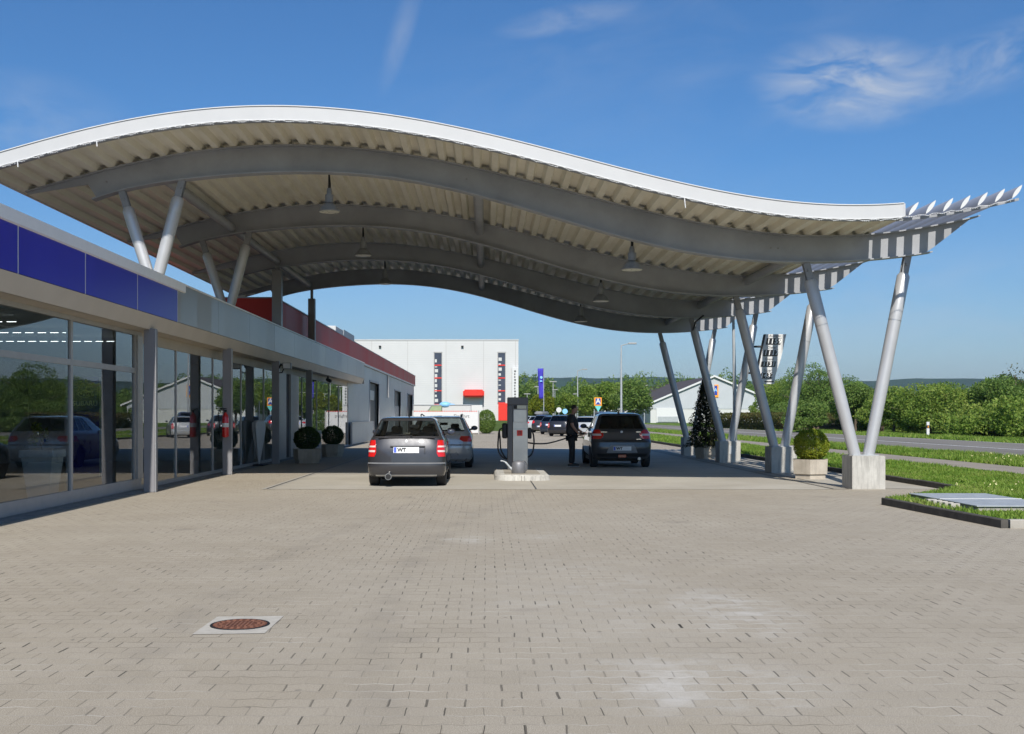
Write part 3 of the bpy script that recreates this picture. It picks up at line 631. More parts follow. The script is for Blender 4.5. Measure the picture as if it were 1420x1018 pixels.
# framed panes, near part
def pane(y0, y1, z0, z1, x=XG): m = MB(); m.box(x-.008, x, y0, y1, z0, z1); return m.build('pane', 'glass', show)
near = [-3.5, .2, 3.9, 7.7, 11.4, 15.15, 18.9, 22.32]
m = MB(); m.box(XG-.06, XG+.03, -3.5, 22.7, .03, .24); m.build('bottom_rail', 'frame', show)
m = MB(); m.box(XG-.06, XG+.035, -3.5, 22.7, 3.12, 3.198); m.build('top_rail', 'frame', show)
for a, b in zip(near[:-1], near[1:]):
    m = MB(); m.box(XG-.06, XG+.028, b-.045, b+.045, .24, 3.12); m.build('mullion', 'frame', show)
    m = MB(); m.box(XG-.05, XG+.024, a+.045, b-.045, 2.36, 2.46); m.build('transom', 'frame', show)
    pane(a+.045, b-.045, .24, 2.36); pane(a+.045, b-.045, 2.46, 3.12)
m = MB(); m.box(XG-.08, XG+.06, 22.366, 22.7, .241, 3.119); m.build('corner_post', 'frame', show)
# frameless tall panes, middle part
mid = [22.7, 25.3, 28.7, 32.0, 35.25, 37.6]
m = MB(); m.box(XG-.05, XG+.03, 22.701, 37.6, .02, .10); m.build('sill', 'frame', show)
m = MB(); m.box(XG-.05, XG+.03, 22.701, 56, 2.98, 3.198); m.build('header', 'soffit', show)
for a, b in zip(mid[:-1], mid[1:]):
    pane(a+.03, b-.03, .10, 2.98); m = MB(); m.box(XG-.05, XG+.022, b-.03, b+.03, .10, 2.98); m.build('mullion', 'frame', show)
m = MB(); m.box(XG-.04, XG+.05, 37.7, 39.0, .02, 2.98); m.box(XG-.04, XG+.05, 39.9, 41.6, .02, 2.98); m.build('door_pillar', 'frame', show)
m = MB(); m.box(XG-.05, XG-.02, 39.0, 39.9, .02, 2.98); m.build('door_leaf', 'fargl', show)
far_ = [41.6, 42.5, 46.2, 49.8, 53.0, 56.6]
for a, b in zip(far_[:-1], far_[1:]):
    pane(a+.03, b-.03, .06, 2.98); m = MB(); m.box(XG-.05, XG+.022, b-.03, b+.03, .06, 2.98); m.build('mullion', 'frame', show)
m = MB(); m.box(XG-.05, XG+.03, 41.6, 56.7, .02, .06); m.build('sill', 'frame', show)
# ceiling strip lights (lit)
te = NT('lit strip lamp'); te.bsdf((.8, .8, .8), .5, emis=(1, .97, .9), estr=5.0); M['strip'] = te.m
for j, y in enumerate((19.0, 21.5, 24.0)):
    m = MB(); x = -8.0
    while x > -12.5: m.box(x-.16, x, y, y+.008, 3.10, 3.107); x -= .24
    m.build('ceiling_lamp', 'strip', show)
# things inside the showroom
t = thing('backdrop_panel', 'tall navy backdrop panel with white lettering behind the showroom glass', 'display panel', (-9.7, 27, .03))
m = MB(); m.bbox(-10.05, -9.36, 27, 27.05, .10, 2.45, .006); m.build('panel_board', 'banner', t)
m = MB(); m.box(-10.1, -10.06, 26.98, 27.06, .03, 2.5); m.box(-9.35, -9.31, 26.98, 27.06, .03, 2.5); m.build('panel_frame', 'white', t)
text_obj('SUBARU', .165, 'plate', t, (-9.70, 26.99, 1.80), (R(90), 0, 0), bold=.003, sx=1.0, ext=.003)
m = MB(); 
for k in range(28):
    a = 2*math.pi*k/28; b = 2*math.pi*(k+1)/28; m.tube((-9.7+.17*math.cos(a), 26.985, 2.03+.075*math.sin(a)), (-9.7+.17*math.cos(b), 26.985, 2.03+.075*math.sin(b)), .006, n=5)
for dx, dz, r in ((-.09, .02, .03), (-.02, -.02, .02), (.05, -.03, .02), (.09, 0, .02), (.03, .025, .02), (.1, -.035, .016)):
    m.add([(-9.7+dx-r, 26.985, 2.03+dz), (-9.7+dx, 26.985, 2.03+dz+r*.4), (-9.7+dx+r, 26.985, 2.03+dz), (-9.7+dx, 26.985, 2.03+dz-r*.4), (-9.7+dx, 26.98, 2.03+dz+r*1.1), (-9.7+dx, 26.98, 2.03+dz-r*1.1)], [(0, 4, 2, 5)])
m.build('oval_emblem', 'white', t)
t = thing('indoor_planter', 'tall tapered white planter with a sparse yellow-leaved plant behind the showroom glass', 'planter', (-7.55, 19.0, .03))
m = MB(); m.add([(-7.55+sx*.17, 19+sy*.17, .03) for sx, sy in ((-1, -1), (1, -1), (1, 1), (-1, 1))]+[(-7.55+sx*.27, 19+sy*.27, .9) for sx, sy in ((-1, -1), (1, -1), (1, 1), (-1, 1))], [(3, 2, 1, 0), (4, 5, 6, 7), (0, 1, 5, 4), (1, 2, 6, 5), (2, 3, 7, 6), (3, 0, 4, 7)]); m.bbox(-7.84, -7.26, 18.71, 19.29, .8, .93, .01); m.build('pot', 'white', t)
pp = blob_points(160, (-7.6, 19, 1.25), (.22, .22, .3), 5); o = np_mesh('foliage', leaves(pp, .05)-np.array(t.location), 4, 'leaf_yellow', t)
m = MB(); m.path([(-7.55, 19, .88), (-7.6, 19, 1.1), (-7.62, 19, 1.35)], .012, 6); m.build('stem', 'bark', t)

# fixtures on the facade
t = thing('fire_extinguisher', 'red fire extinguisher with a black hose hanging on the second facade post', 'fire extinguisher', (-6.62, 28.37, .95))
cx, cy = -6.63, 28.36
m = MB(); m.lathe([(.05, 0), (.082, .02), (.085, .06), (.085, .50), (.07, .56), (.035, .60), (.03, .63)], (cx, cy, .96), n=24); m.build('cylinder', 'redext', t, smooth=40)
m = MB(); m.tube((cx, cy, 1.58), (cx, cy, 1.64), .03, n=12); m.box(cx-.09, cx+.04, cy-.012, cy+.012, 1.64, 1.66); m.box(cx-.11, cx+.03, cy-.012, cy+.012, 1.68, 1.70); m.build('valve', 'black', t)
m = MB(); m.path([(cx+.02, cy-.02, 1.63), (cx-.12, cy-.05, 1.70), (cx-.17, cy-.06, 1.55), (cx-.13, cy-.08, 1.25), (cx-.10, cy-.07, 1.1)], .014, 8); m.build('hose', 'black', t)
m = MB(); m.lathe([(.0855, 0), (.0865, .001), (.0865, .10), (.0855, .101)], (cx, cy, 1.22), n=24); m.build('label_band', 'white', t)
t = thing('floodlight', 'grey box floodlight on a short bracket at the top of the third facade post', 'floodlight', (-6.4, 34.9, 2.9))
m = MB(); m.bbox(-6.38, -6.12, 34.9, 35.15, 2.97, 3.17, .02); m.build('lamp_body', 'plastic_grey', t); m = MB(); m.path([(-6.52, 35.1, 3.0), (-6.46, 35.05, 3.12), (-6.38, 35.0, 3.08)], .025, 8); m.path([(-6.52, 35.1, 2.86), (-6.42, 35.05, 2.86), (-6.36, 35.0, 2.98)], .02, 8); m.build('bracket', 'black', t)
m = MB(); m.box(-6.36, -6.14, 34.893, 34.899, 2.99, 3.15); m.build('lamp_glass', 'white', t)
t = thing('dome_camera', 'small black camera hanging under the aluminium fascia beside the entrance', 'camera', (-6.75, 47.5, 3.2))
m = MB(); m.tube((-6.75, 47.5, 3.2), (-6.75, 47.5, 3.08), .04, n=12); m.tube((-6.78, 47.6, 3.05), (-6.62, 47.2, 2.98), .075, n=14); m.build('camera_body', 'black', t, smooth=40)
t = thing('cloth_banner', 'folded white cloth banner tapering downwards on a black foot before the third post', 'banner', (-6.85, 33.9, 0))
bx, by = -6.84, 33.6
m = MB(); n = 20; vs = []
for z, r in ((.06, .03), (.4, .13), (.8, .25), (1.1, .31), (1.3, .30), (1.36, .2), (1.38, .03)):
    for i in range(n): a = 2*math.pi*i/n; rr = r*(1+.16*math.cos(a*5)); vs.append((bx+rr*math.cos(a)*.45, by+rr*math.sin(a)*2.1, z))
m.add(vs, [(j*n+i, j*n+(i+1) % n, (j+1)*n+(i+1) % n, (j+1)*n+i) for j in range(6) for i in range(n)]); m.build('cloth', 'cloth', t, smooth=70)
m = MB(); m.tube((bx, by, .04), (bx, by, 1.95), .018, n=8); m.build('pole', 'galv', t); m = MB(); m.bbox(bx-.12, bx+.2, by-.4, by+.4, .02, .06, .01); m.build('foot', 'black', t)
t = thing('pavement_sign', 'small white pavement sign with blue lines of print between the two round bushes', 'sign', (-5.95, 38.6, 0))
m = MB(); m.add([(-6.1, 38.6, .02), (-5.72, 38.6, .02), (-5.74, 38.75, 1.0), (-6.12, 38.75, 1.0), (-6.1, 38.64, .02), (-5.72, 38.64, .02), (-5.74, 38.79, 1.0), (-6.12, 38.79, 1.0)], [(0, 1, 2, 3), (7, 6, 5, 4), (0, 4, 5, 1), (1, 5, 6, 2), (2, 6, 7, 3), (3, 7, 4, 0)]); m.build('sign_board', 'white', t)
m = MB()
for k in range(6): z = .45+.085*k; y = 38.6+.15*(z-.02)/.98-.006; m.box(-6.06, -5.8-.05*(k % 2), y-.003, y, z, z+.035)
m.build('print', 'signblue', t)

# ================================================================== WORKSHOP HALL behind
hall = thing('workshop_hall', 'long workshop hall with grey ribbed walls under a red sheet fascia', 'building', (-7.1, 56, 0))
m = MB(); gates = ((67.7, 73.4, 3.58), (86, 92, 3.46), (100, 106.5, 3.46)); y = 57.0
for y0, y1, zt in gates: m.box(-7.22, -7.1, y, y0, 0, 4.4); m.box(-7.22, -7.1, y0, y1, zt, 4.4); y = y1
m.box(-7.22, -7.1, y, 109, 0, 4.4); m.box(-20, -7.22, 108.88, 109, 0, 4.4)
m.build('wall', 'clad_grey', hall)
for y0, y1, zt in gates:
    m = MB(); m.box(-7.35, -7.28, y0, y1, 0, zt); d = m.build('gate', 'dark', hall)
    m = MB(); m.box(-7.22, -7.06, y0-.08, y0, 0, zt+.1); m.box(-7.22, -7.06, y1, y1+.08, 0, zt+.1); m.box(-7.22, -7.06, y0, y1, zt, zt+.1); m.build('gate_frame', 'beam', hall)
m = MB(); m.box(-7.29, -7.20, 67.72, 71.5, 2.5, 3.1); m.build('gate_panel', 'clad_grey', hall)
m = MB(); m.box(-7.29, -7.22, 86.02, 91.98, .05, 2.3); m.build('gate_panel', 'plastic_grey', hall)
m = MB(); m.box(-7.06, -7.0, 37.0, 109.5, 4.52, 5.40); m.build('red_fascia', 'redpanel', hall)
m = MB(); m.box(-20, -7.06, 37.0, 37.06, 3.96, 5.40); m.build('red_end_fascia', 'redpanel', hall)
m = MB(); m.box(-20, -7.07, 37.1, 109.4, 4.41, 5.3); m.build('roof', 'darkroof', hall)
m = MB(); m.box(-7.25, -6.99, 57.0, 109.5, 4.41, 4.518); m.build('eaves_strip', 'fascia_white', hall)
m = MB(); m.box(-7.01, -6.97, 37, 109.5, 5.40, 5.44); m.box(-20, -7.01, 36.98, 37.1, 5.401, 5.44); m.build('coping', 'beam', hall)
m = MB(); m.bbox(-7.1, -6.98, 79.6, 79.75, 2.8, 4.4, .02); m.build('downpipe', 'frame', hall)
t = thing('roof_unit', 'pale box unit standing on the roof behind the red fascia', 'ventilation unit', (-8.7, 64, 5.3))
m = MB(); m.bbox(-9.4, -8.1, 60, 68, 5.3, 6.35, .03); m.build('casing', 'offwhite', t); m = MB(); m.box(-8.09, -8.06, 63, 68.02, 5.3, 6.38); m.build('side_louvre', 'galv', t)
t = thing('metal_screen', 'waist-high pale metal screen against the grey ribbed wall', 'screen', (-6.9, 62, 0))
m = MB(); m.box(-6.93, -6.89, 57.2, 68.0, .04, 1.13); m.build('screen_sheet', 'clad_grey', t); m = MB(); m.box(-6.96, -6.86, 57.1, 68.1, 1.13, 1.18); m.box(-6.96, -6.86, 57.1, 57.2, 0, 1.13); m.box(-6.96, -6.86, 68.0, 68.1, 0, 1.13); m.build('screen_frame', 'frame', t)

# ================================================================== FAR WHITE HALL
far = thing('white_hall', 'tall white ribbed hall with two narrow strip windows and a red porch box', 'building', (-7, 140, 1))
m = MB(); m.box(-24, 3.97, 140, 175, .9, 10.95); m.build('wall', 'clad_white', far)
m = MB(); m.box(-24.05, 4.02, 139.95, 175, 10.95, 11.1); m.build('roof_trim', 'fascia_white', far)
m = MB()
for x in (-19, -14.4, -9.9, -5.3+.2, -.4, 3.6): m.box(x-.02, x+.02, 139.97, 139.999, .95, 10.95)
m.build('panel_joint', 'frame', far)
for x0, x1, z0 in ((-6.55, -5.65, 2.95), (1.42, 2.3, 3.15)):
    m = MB(); m.box(x0, x1, 139.93, 139.99, z0, 9.4); w = m.build('strip_window', 'fargl', far)
    m = MB(); m.box(x0-.08, x0, 139.88, 139.99, z0-.05, 9.45); m.box(x1, x1+.08, 139.88, 139.99, z0-.05, 9.45); m.box(x0-.08, x1+.08, 139.88, 139.99, 9.4, 9.55); m.build('window_frame', 'frame', w)
    m = MB()
    for z in (4.6, 6.2, 7.8): m.box(x0, x1, 139.88, 139.93, z, z+.13)
    m.box(x0-.02, x1+.02, 139.87, 139.93, z0-.03, z0+.05); m.build('red_bar', 'red', w)
    m = MB()
    for k in range(9):
        z = z0+.3+k*.62; m.box(x0+.05, x0+.05+random.choice((.25, .3, .4)), 139.90, 139.93, z, z+random.choice((.12, .3, .4)))
    m.build('blind', 'offwhite', w)
m = MB(); m.bbox(-2.94, -.32, 138.2, 139.99, 3.85, 4.78, .18, 3); m.build('porch_box', 'red', far, smooth=40)
m = MB(); m.box(-2.7, -.55, 139.5, 139.99, .95, 3.84); m.build('porch', 'white', far)
m = MB(); m.box(1.45, 2.9, 139.6, 139.99, .95, 3.1); m.build('red_door', 'red', far)
m = MB(); m.bbox(8.6*139/1550*0+3.15, 3.95, 139.5, 139.9, .9, 7.6, .03); m.build('sign_column', 'white', far)
m = MB()
for k in range(13): z = 7.2-k*.36; m.box(3.42, 3.42+random.choice((.16, .22)), 139.46, 139.49, z-.2, z)
m.build('sign_marks', 'text_grey', far)
m = MB(); m.bbox(-3.2+.0, -2.9, 139.7, 139.98, 10.1, 10.3, .03); m.bbox(-13.5, -13.2, 139.7, 139.98, 10.1, 10.3, .03); m.build('wall_lamp', 'black', far)

t = thing('banner_wall', 'low white banner wall with a red edged top beside the round bush', 'banner wall', (-3.3, 93, 0))
m = MB(); m.box(-6.1, -.72, 93, 93.06, .1, 1.86); m.build('banner_sheet', 'white', t)
m = MB(); m.box(-.72, -.62, 92.95, 93.1, 0, 1.95); m.box(-6.2, -6.1, 92.95, 93.1, 0, 1.95); m.build('banner_post', 'frame', t)
m = MB()
for k in range(28): x = -6.05+k*.19; m.box(x, x+.12, 92.98, 93.04, 1.87, 1.93)
m.build('red_edge', 'red', t)
text_obj('Einfahrt', .42, 'text_grey', t, (-2.1, 92.98, 1.48), (R(90), 0, 0), ext=.005)
text_obj('. . . .', .4, 'text_grey', t, (-1.6, 92.98, .75), (R(90), 0, 0), ext=.005)
t = thing('site_container', 'pale flat-topped container behind the white banner wall', 'container', (-1.9, 99, 0)); m = MB(); m.bbox(-6.5, -1.4, 99, 101.4, 0, 2.45, .03); m.build('container_body', 'offwhite', t); m = MB(); m.box(-6.55, -1.35, 98.95, 101.45, 2.45, 2.52); m.build('container_lid', 'galv', t)
m = MB(); bmv = []
m.ball((-3.7, 98.6+.6, 2.5), .5, 12, (1.1, .8, .55)); m.ball((-3.15, 98.6+.7, 2.45), .4, 12, (1., .8, .4)); o = m.build('tarpaulin', 'lightblue', None, smooth=60); tag(o, 'crumpled light blue tarpaulin lying on the pale container', 'tarpaulin')
t = thing('green_awning', 'small pale green sloping cover at the left end of the white banner wall', 'cover', (-4.6, 96, 0)); m = MB(); m.prism([(-5.1, .0), (-5.1, 2.0), (-4.7, 2.38), (-3.9, 2.38), (-3.9, .0)], 'y', 96, 98); m.build('cover_sheet', simple('pale green sheet', (.32, .40, .22), .6), t); m = MB(); m.path([(-5.15, 95.98, 1.8), (-4.72, 95.98, 2.42), (-3.9, 95.98, 2.42)], .04, 6); m.build('cover_frame', 'beam', t)

# ================================================================== PUMP ISLAND
isl = thing('pump_island', 'raised pale concrete island with rounded ends under the fuel pump', 'kerb island', (.83, 27, 0))
def roundrect(x0, x1, y0, y1, r, n=6):
    p = []
    for cx_, cy_, a0 in ((x1-r, y0+r, -90), (x1-r, y1-r, 0), (x0+r, y1-r, 90), (x0+r, y0+r, 180)):
        for k in range(n+1): a = R(a0+90*k/n); p.append((cx_+r*math.cos(a), cy_+r*math.sin(a)))
    return p
m = MB(); a = roundrect(.17, 1.50, 25.82, 29.9, .42); b = roundrect(.20, 1.47, 25.85, 29.87, .40); c = roundrect(.24, 1.43, 25.89, 29.83, .37); n = len(a)
m.add([(x, y, -.02) for x, y in a]+[(x, y, .10) for x, y in b]+[(x, y, .135) for x, y in c], [tuple(range(2*n, 3*n))]+[(j*n+i, j*n+(i+1) % n, (j+1)*n+(i+1) % n, (j+1)*n+i) for j in range(2) for i in range(n)]); m.build('island_block', 'concrete', isl, smooth=30)
m = MB(); m.box(.42, 1.26, 26.2, 29.5, .134, .139); m.build('island_top', 'apron_dark', isl)
m = MB(); m.box(.80, .806, 25.8, 25.86, -.01, .12); m.box(.87, .876, 25.8, 25.86, -.01, .12); m.build('island_joint', 'dark', isl)
pump = thing('fuel_pump', 'grey and stainless steel fuel pump with black hoses on both sides', 'fuel pump', (.80, 28.4, .135))
px0, px1, py0, py1 = .53, 1.05, 28.3, 29.1
m = MB(); m.bbox(px0+.13, px1-.01, py0+.012, py1, .135, 1.35, .008); m.build('lower_housing', 'steel', pump)
m = MB(); m.bbox(px0, px1, py0+.02, py1-.02, 1.78, 1.975, .012); m.bbox(px0, px0+.125, py0+.02, py1-.02, .135, 1.775, .008); m.build('frame_panel', 'pumpgrey', pump)
m = MB(); m.bbox(px0+.13, px1-.005, py0+.035, py1-.04, 1.352, 1.775, .006); m.build('upper_housing', 'plastic_grey', pump)
m = MB(); m.bbox(px0+.15, px1-.04, py0+.025, py0+.035, 1.20, 1.66, .003); m.build('door_panel', 'steel', pump)
m = MB(); m.box(px0+.24, px1-.05, py0+.018, py0+.034, 1.685, 1.77); m.build('screen_window', 'disc', pump)
m = MB(); m.box(px0+.15, px0+.235, py0+.018, py0+.034, 1.685, 1.77); m.build('display', 'black', pump)
m = MB(); m.box(px0+.14, px1-.015, py0+.0, py0+.012, 1.155, 1.185); m.build('seam_trim', 'bolt', pump)
m = MB(); m.bbox(px0+.235, px0+.375, py0-.004, py0+.010, 1.00, 1.14, .003); s_ = m.build('logo_plate', 'red', pump)
m = MB()
for dx in (.265, .305): m.box(px0+dx, px0+dx+.012, py0-.008, py0-.004, 1.03, 1.11)
m.box(px0+.265, px0+.345, py0-.008, py0-.004, 1.10, 1.112); m.box(px0+.333, px0+.345, py0-.008, py0-.004, 1.03, 1.10); m.box(px0+.30, px0+.345, py0-.008, py0-.004, 1.065, 1.075); m.build('logo_mark', 'dark', s_)
m = MB(); m.bbox(px0-.14, px0-.001, py0+.1, py0+.42, .93, 1.32, .03); m.build('nozzle_holster', 'black', pump)
m = MB(); m.bbox(px1+.001, px1+.09, py0+.1, py0+.42, .92, 1.20, .02); m.build('nozzle_holster', 'black', pump)
def smoothpath(pts, n=8):
    pts = [Vector(p) for p in pts]; out = []
    for i in range(len(pts)-1):
        p0, p1, p2, p3 = pts[max(i-1, 0)], pts[i], pts[i+1], pts[min(i+2, len(pts)-1)]
        for k in range(n):
            t = k/n; out.append(.5*((2*p1)+(-p0+p2)*t+(2*p0-5*p1+4*p2-p3)*t*t+(-p0+3*p1-3*p2+p3)*t**3))
    return out+[pts[-1]]
for off in (0, .07):
    m = MB(); m.path(smoothpath([(px0-.06, py0+.15+off, 1.2), (px0-.2, py0+.1+off, 1.15), (px0-.235+off*.6, py0+.1+off, .95), (px0-.24+off, py0+.1+off, .65), (px0-.15+off, py0+.12+off, .47), (px0-.02, py0+.15+off, .40)]), .02, 8); m.build('hose', 'black', pump, smooth=60)
m = MB(); m.path(smoothpath([(px1+.06, py0+.15, 1.15), (px1+.13, py0+.12, 1.05), (px1+.15, py0+.12, .8), (px1+.1, py0+.12, .55), (px1+.0, py0+.15, .45)]), .02, 8); m.build('hose', 'black', pump, smooth=60)
m = MB(); m.path(smoothpath([(px1+.0, py0+.3, .82), (px1+.2, py0+.5, .79), (px1+.55, 30.0, .765), (1.95, 31.2, .80), (2.35, 32.3, .88), (2.62, 33.0, .97), (2.78, 33.25, 1.0)], 10), .02, 8); m.build('fuelling_hose', 'black', pump, smooth=60)
m = MB(); m.path([(2.76, 33.25, 1.0), (2.86, 33.28, .97), (2.97, 33.30, .96)], [.03, .028, .014], 8); m.build('fuelling_nozzle', 'black', pump)
t = thing('watering_can', 'dull grey metal watering can standing on the front of the pump island', 'watering can', (.82, 26.75, .135))
wx, wy, wz = .755, 26.6, .137
m = MB(); m.lathe([(.155, 0), (.165, .02), (.16, .22), (.135, .28), (.12, .29)], (wx, wy, wz), n=24); m.build('can_body', 'canmetal', t, smooth=40)
m = MB(); m.path(smoothpath([(wx-.12, wy, wz+.06), (wx-.2, wy, wz+.14), (wx-.32, wy, wz+.27), (wx-.43, wy, wz+.30)]), [.035]*8+[.025]*8+[.016]*8+[.02], 8); m.build('spout', 'galv', t, smooth=60)
m = MB(); m.path(smoothpath([(wx+.02, wy, wz+.26), (wx+.14, wy, wz+.29), (wx+.2, wy, wz+.2), (wx+.19, wy, wz+.08), (wx+.14, wy, wz+.03)]), .014, 8); m.path(smoothpath([(wx-.08, wy, wz+.25), (wx, wy, wz+.3), (wx+.08, wy, wz+.25)]), .012, 8); m.build('handle', 'pumpgrey', t, smooth=60)

# ================================================================== CARS
def patch_fn(sp):
    """outline of a car body at every height: P(u, z); u 0..1 across half the tail, 1..2 along the side, 2..3 across half the nose"""
    zs = [l[0] for l in sp['lv']]
    def at(z):
        return [float(np.interp(z, zs, [l[k] for l in sp['lv']])) for k in (1, 2, 3)]
    pr, dr, pf, df = sp.get('pr', 3.6), sp.get('dr', .34), sp.get('pf', 3.), sp.get('df', .55)
    def P(u, z, off=0.):
        w, yr, yf = at(z); kz = min(1, w/sp['w']); d_, f_ = dr*kz, df*kz
        if u <= 1: x = w*u; y = yr+d_*(1-(1-min(u, 1)**pr)**(1/pr))
        elif u <= 2:
            t = u-1; y = yr+d_+(yf-df*kz-yr-d_)*t; x = w*(1-.02*(2*t-1)**4)*(1+.012*math.sin(math.pi*t))
        else: t = 3-u; x = w*.98*t; y = yf-f_*(1-(1-min(t, 1)**pf)**(1/pf))
        return Vector((x, y, z))
    def N(u, z):
        e = 1e-3; a = P(min(u+e, 3), z)-P(max(u-e, 0), z); b = P(u, z+.01)-P(u, z-.01); n = a.cross(b)
        if n.length < 1e-9: return Vector((0, -1, 0))
        n.normalize()
        c = P(u, z)-Vector((0, 0, z)); return n if n.dot(Vector((c.x, c.y*.4, 0.1))) > 0 else -n
    return P, N, at
def sp_patch(P, N, rows, off=.006, th=.02, nu=6, nz=5, side=1):
    """panel lying on the body. rows: (z, u0, u1)"""
    m = MB(); zs = np.linspace(rows[0][0], rows[-1][0], nz); V = []; B = []
    for z in zs:
        u0 = np.interp(z, [r[0] for r in rows], [r[1] for r in rows]); u1 = np.interp(z, [r[0] for r in rows], [r[2] for r in rows])
        for k in range(nu+1):
            u = u0+(u1-u0)*k/nu; sg = side
            if u < 0: p, n = P(-u, z), N(-u, z); p.x *= -1; n = Vector((-n.x, n.y, n.z))
            else: p, n = P(u, z), N(u, z)
            q = p+n*off; r = p-n*th; V.append((q.x*sg, q.y, q.z)); B.append((r.x*sg, r.y, r.z))
    W_ = nu+1; f = []; n = len(V)
    for j in range(nz-1):
        for i in range(nu): f.append((j*W_+i, j*W_+i+1, (j+1)*W_+i+1, (j+1)*W_+i))
    edge = [i for i in range(W_)]+[j*W_+nu for j in range(1, nz)]+[(nz-1)*W_+i for i in range(nu-1, -1, -1)]+[j*W_ for j in range(nz-2, 0, -1)]
    f += [(edge[i], edge[(i+1) % len(edge)], n+edge[(i+1) % len(edge)], n+edge[i]) for i in range(len(edge))]
    m.add(V+B, f); return m
def make_car(name, label, sp, group='parked or waiting cars', detail=True):
    root = thing(name, label, 'car', (0, 0, 0), group); P, N, at = patch_fn(sp); lv = sp['lv']; BLD = dict(world=False)
    zl = []
    for a, b in zip(lv[:-1], lv[1:]):
        k = max(1, int((b[0]-a[0])/(.045 if a[0] < .8 else .09))); zl += [a[0]+(b[0]-a[0])*i/k for i in range(k)]
    zl.append(lv[-1][0])
    zb, zt = sp['belt'], sp['wtop']; zl = sorted(set([round(z, 4) for z in zl]+[zb, zt]))
    us = sorted(set([0, .15, .3, .45, .6, .7, .78, .84, .885, .92, .95, .975, .99, 1.]+[round(1+t, 3) for t in np.linspace(0, 1, 34)]+[round(1+t, 3) for w in sp['win'] for t in w]+[2.01, 2.03, 2.06, 2.1, 2.16, 2.25, 2.4, 2.6, 2.8, 3.]))
    # quantise: sorted perimeter, mirrored
    full = [-u for u in us[::-1] if 0 < u < 3]+us
    nU = len(full); V = []; idx = {}
    for j, z in enumerate(zl):
        for i, u in enumerate(full):
            p = P(abs(u), z); x = p.x*(-1 if u < 0 else 1); y = p.y
            for wy in (sp['wr'], sp['wf']):          # round off the wheel arches
                if abs(p.x) > sp['w']*.75 and z < .75:
                    dy, dz = y-wy, z-.30; d = math.hypot(dy, dz); r = sp['ra']
                    if .85*r < d < 1.1*r: y = wy+dy/d*r; z_ = .30+dz/d*r; p.z = z_
            V.append((x, y, p.z))
    body, rear, ws, sides = [], [], [], []
    for j in range(len(zl)-1):
        z = (zl[j]+zl[j+1])/2
        for i in range(nU):
            i2 = (i+1) % nU; u = (abs(full[i])+abs(full[i2]))/2 if i2 else 2.9
            f = (j*nU+i, j*nU+i2, (j+1)*nU+i2, (j+1)*nU+i); c = [sum(V[k][q] for k in f)/4 for q in range(3)]
            if abs(c[0]) > sp['w']*.75 and z < .75 and any(math.hypot(c[1]-wy, c[2]-.30) < sp['ra']*.985 for wy in (sp['wr'], sp['wf'])): continue
            if zb < z < zt:
                if u < sp['rw'] and sp.get('rear_lo', zb) < z: rear.append(f); continue
                if u > 3-sp.get('fw', .9): ws.append(f); continue
                if 1 <= u <= 2 and any(a < u-1 < b for a, b in sp['win']): sides.append(f); continue
            body.append(f)
    k = len(V); V.append((0, (at(zl[-1])[1]+at(zl[-1])[2])/2, zl[-1]+.012)); body += [((len(zl)-1)*nU+i, (len(zl)-1)*nU+(i+1) % nU, k) for i in range(nU)]
    m = MB(); m.v = V; m.f = body; o = m.build('body', sp['paint'], root, smooth=32, **BLD)
    bm = bmesh.new(); bm.from_mesh(o.data); bmesh.ops.delete(bm, geom=[v for v in bm.verts if not v.link_faces], context='VERTS'); bm.to_mesh(o.data); bm.free()
    gl = 'carglass' if sp.get('clear') else 'carglass_dark'
    def sub(fs, nm, mt, sc=.012):
        if not fs: return
        used = sorted(set(i for f in fs for i in f)); mp = {v: i for i, v in enumerate(used)}; m = MB()
        m.v = [(V[i][0]*(1-sc/.7), V[i][1]+(sc if V[i][1] < 0 else -sc)*.6, V[i][2]) for i in used]; m.f = [tuple(mp[i] for i in f) for f in fs]; return m.build(nm, mt, root, smooth=40, **BLD)
    sub(rear, 'rear_window', gl); sub(ws, 'windscreen', gl)
    for sg in (-1, 1):
        fs = [f for f in sides if V[f[0]][0]*sg > 0]; ws_ = {}
        for f in fs:
            pass
        for a, b in sp['win']:
            g_ = [f for f in fs if a < (lambda q: q)(0)+sum(abs(full[i % nU]) for i in f)/4-1 < b]; sub(g_, 'side_window', gl)
    # cabin and underside
    m = MB(); w = sp['w']; L0, L1 = lv[1][2], lv[1][3]
    m.box(-w*.72, w*.72, L0+.25, L1-.25, .19, .50); m.box(-w*.93, w*.93, sp['wr']+.4, sp['wf']-.4, .2, .55); m.build('underbody', 'black', root, **BLD)
    if detail:
        m = MB()
        for sx in (-.36, .36):
            y = .15; m.bbox(sx-.24, sx+.24, y, y+.14, .5, 1.08, .05); m.bbox(sx-.13, sx+.13, y-.02, y+.08, 1.1, 1.27, .04); y = -.75 if sp['win'] else -.8; m.bbox(sx-.2, sx+.2, y-.02, y+.1, 1.0, 1.15, .04)
        m.bbox(-w*.78, w*.78, -.85, -.7, .5, 1.02, .04); m.build('seats', 'seat', root, **BLD)
        m = MB(); m.bbox(-w*.8, w*.8, .85, 1.2, .6, .98, .04); m.bbox(-w*.82, w*.82, lv[1][2]+.3, -.85, .5, .62, .02); m.bbox(-.12, .12, .7, .74, 1.22, 1.3, .01); m.build('dashboard', 'dark', root, **BLD)
    # lamps
    for sg in (-1, 1):
        t = sp_patch(P, N, sp['lamp'], .007, .03, 8, 6, sg).build('tail_light', 'tail_red', root, smooth=40, **BLD)
        for q in sp.get('lamp2', []): sp_patch(P, N, q, .012, .0, 5, 3, sg).build('pale_lens', 'tail_white', t, smooth=40, **BLD)
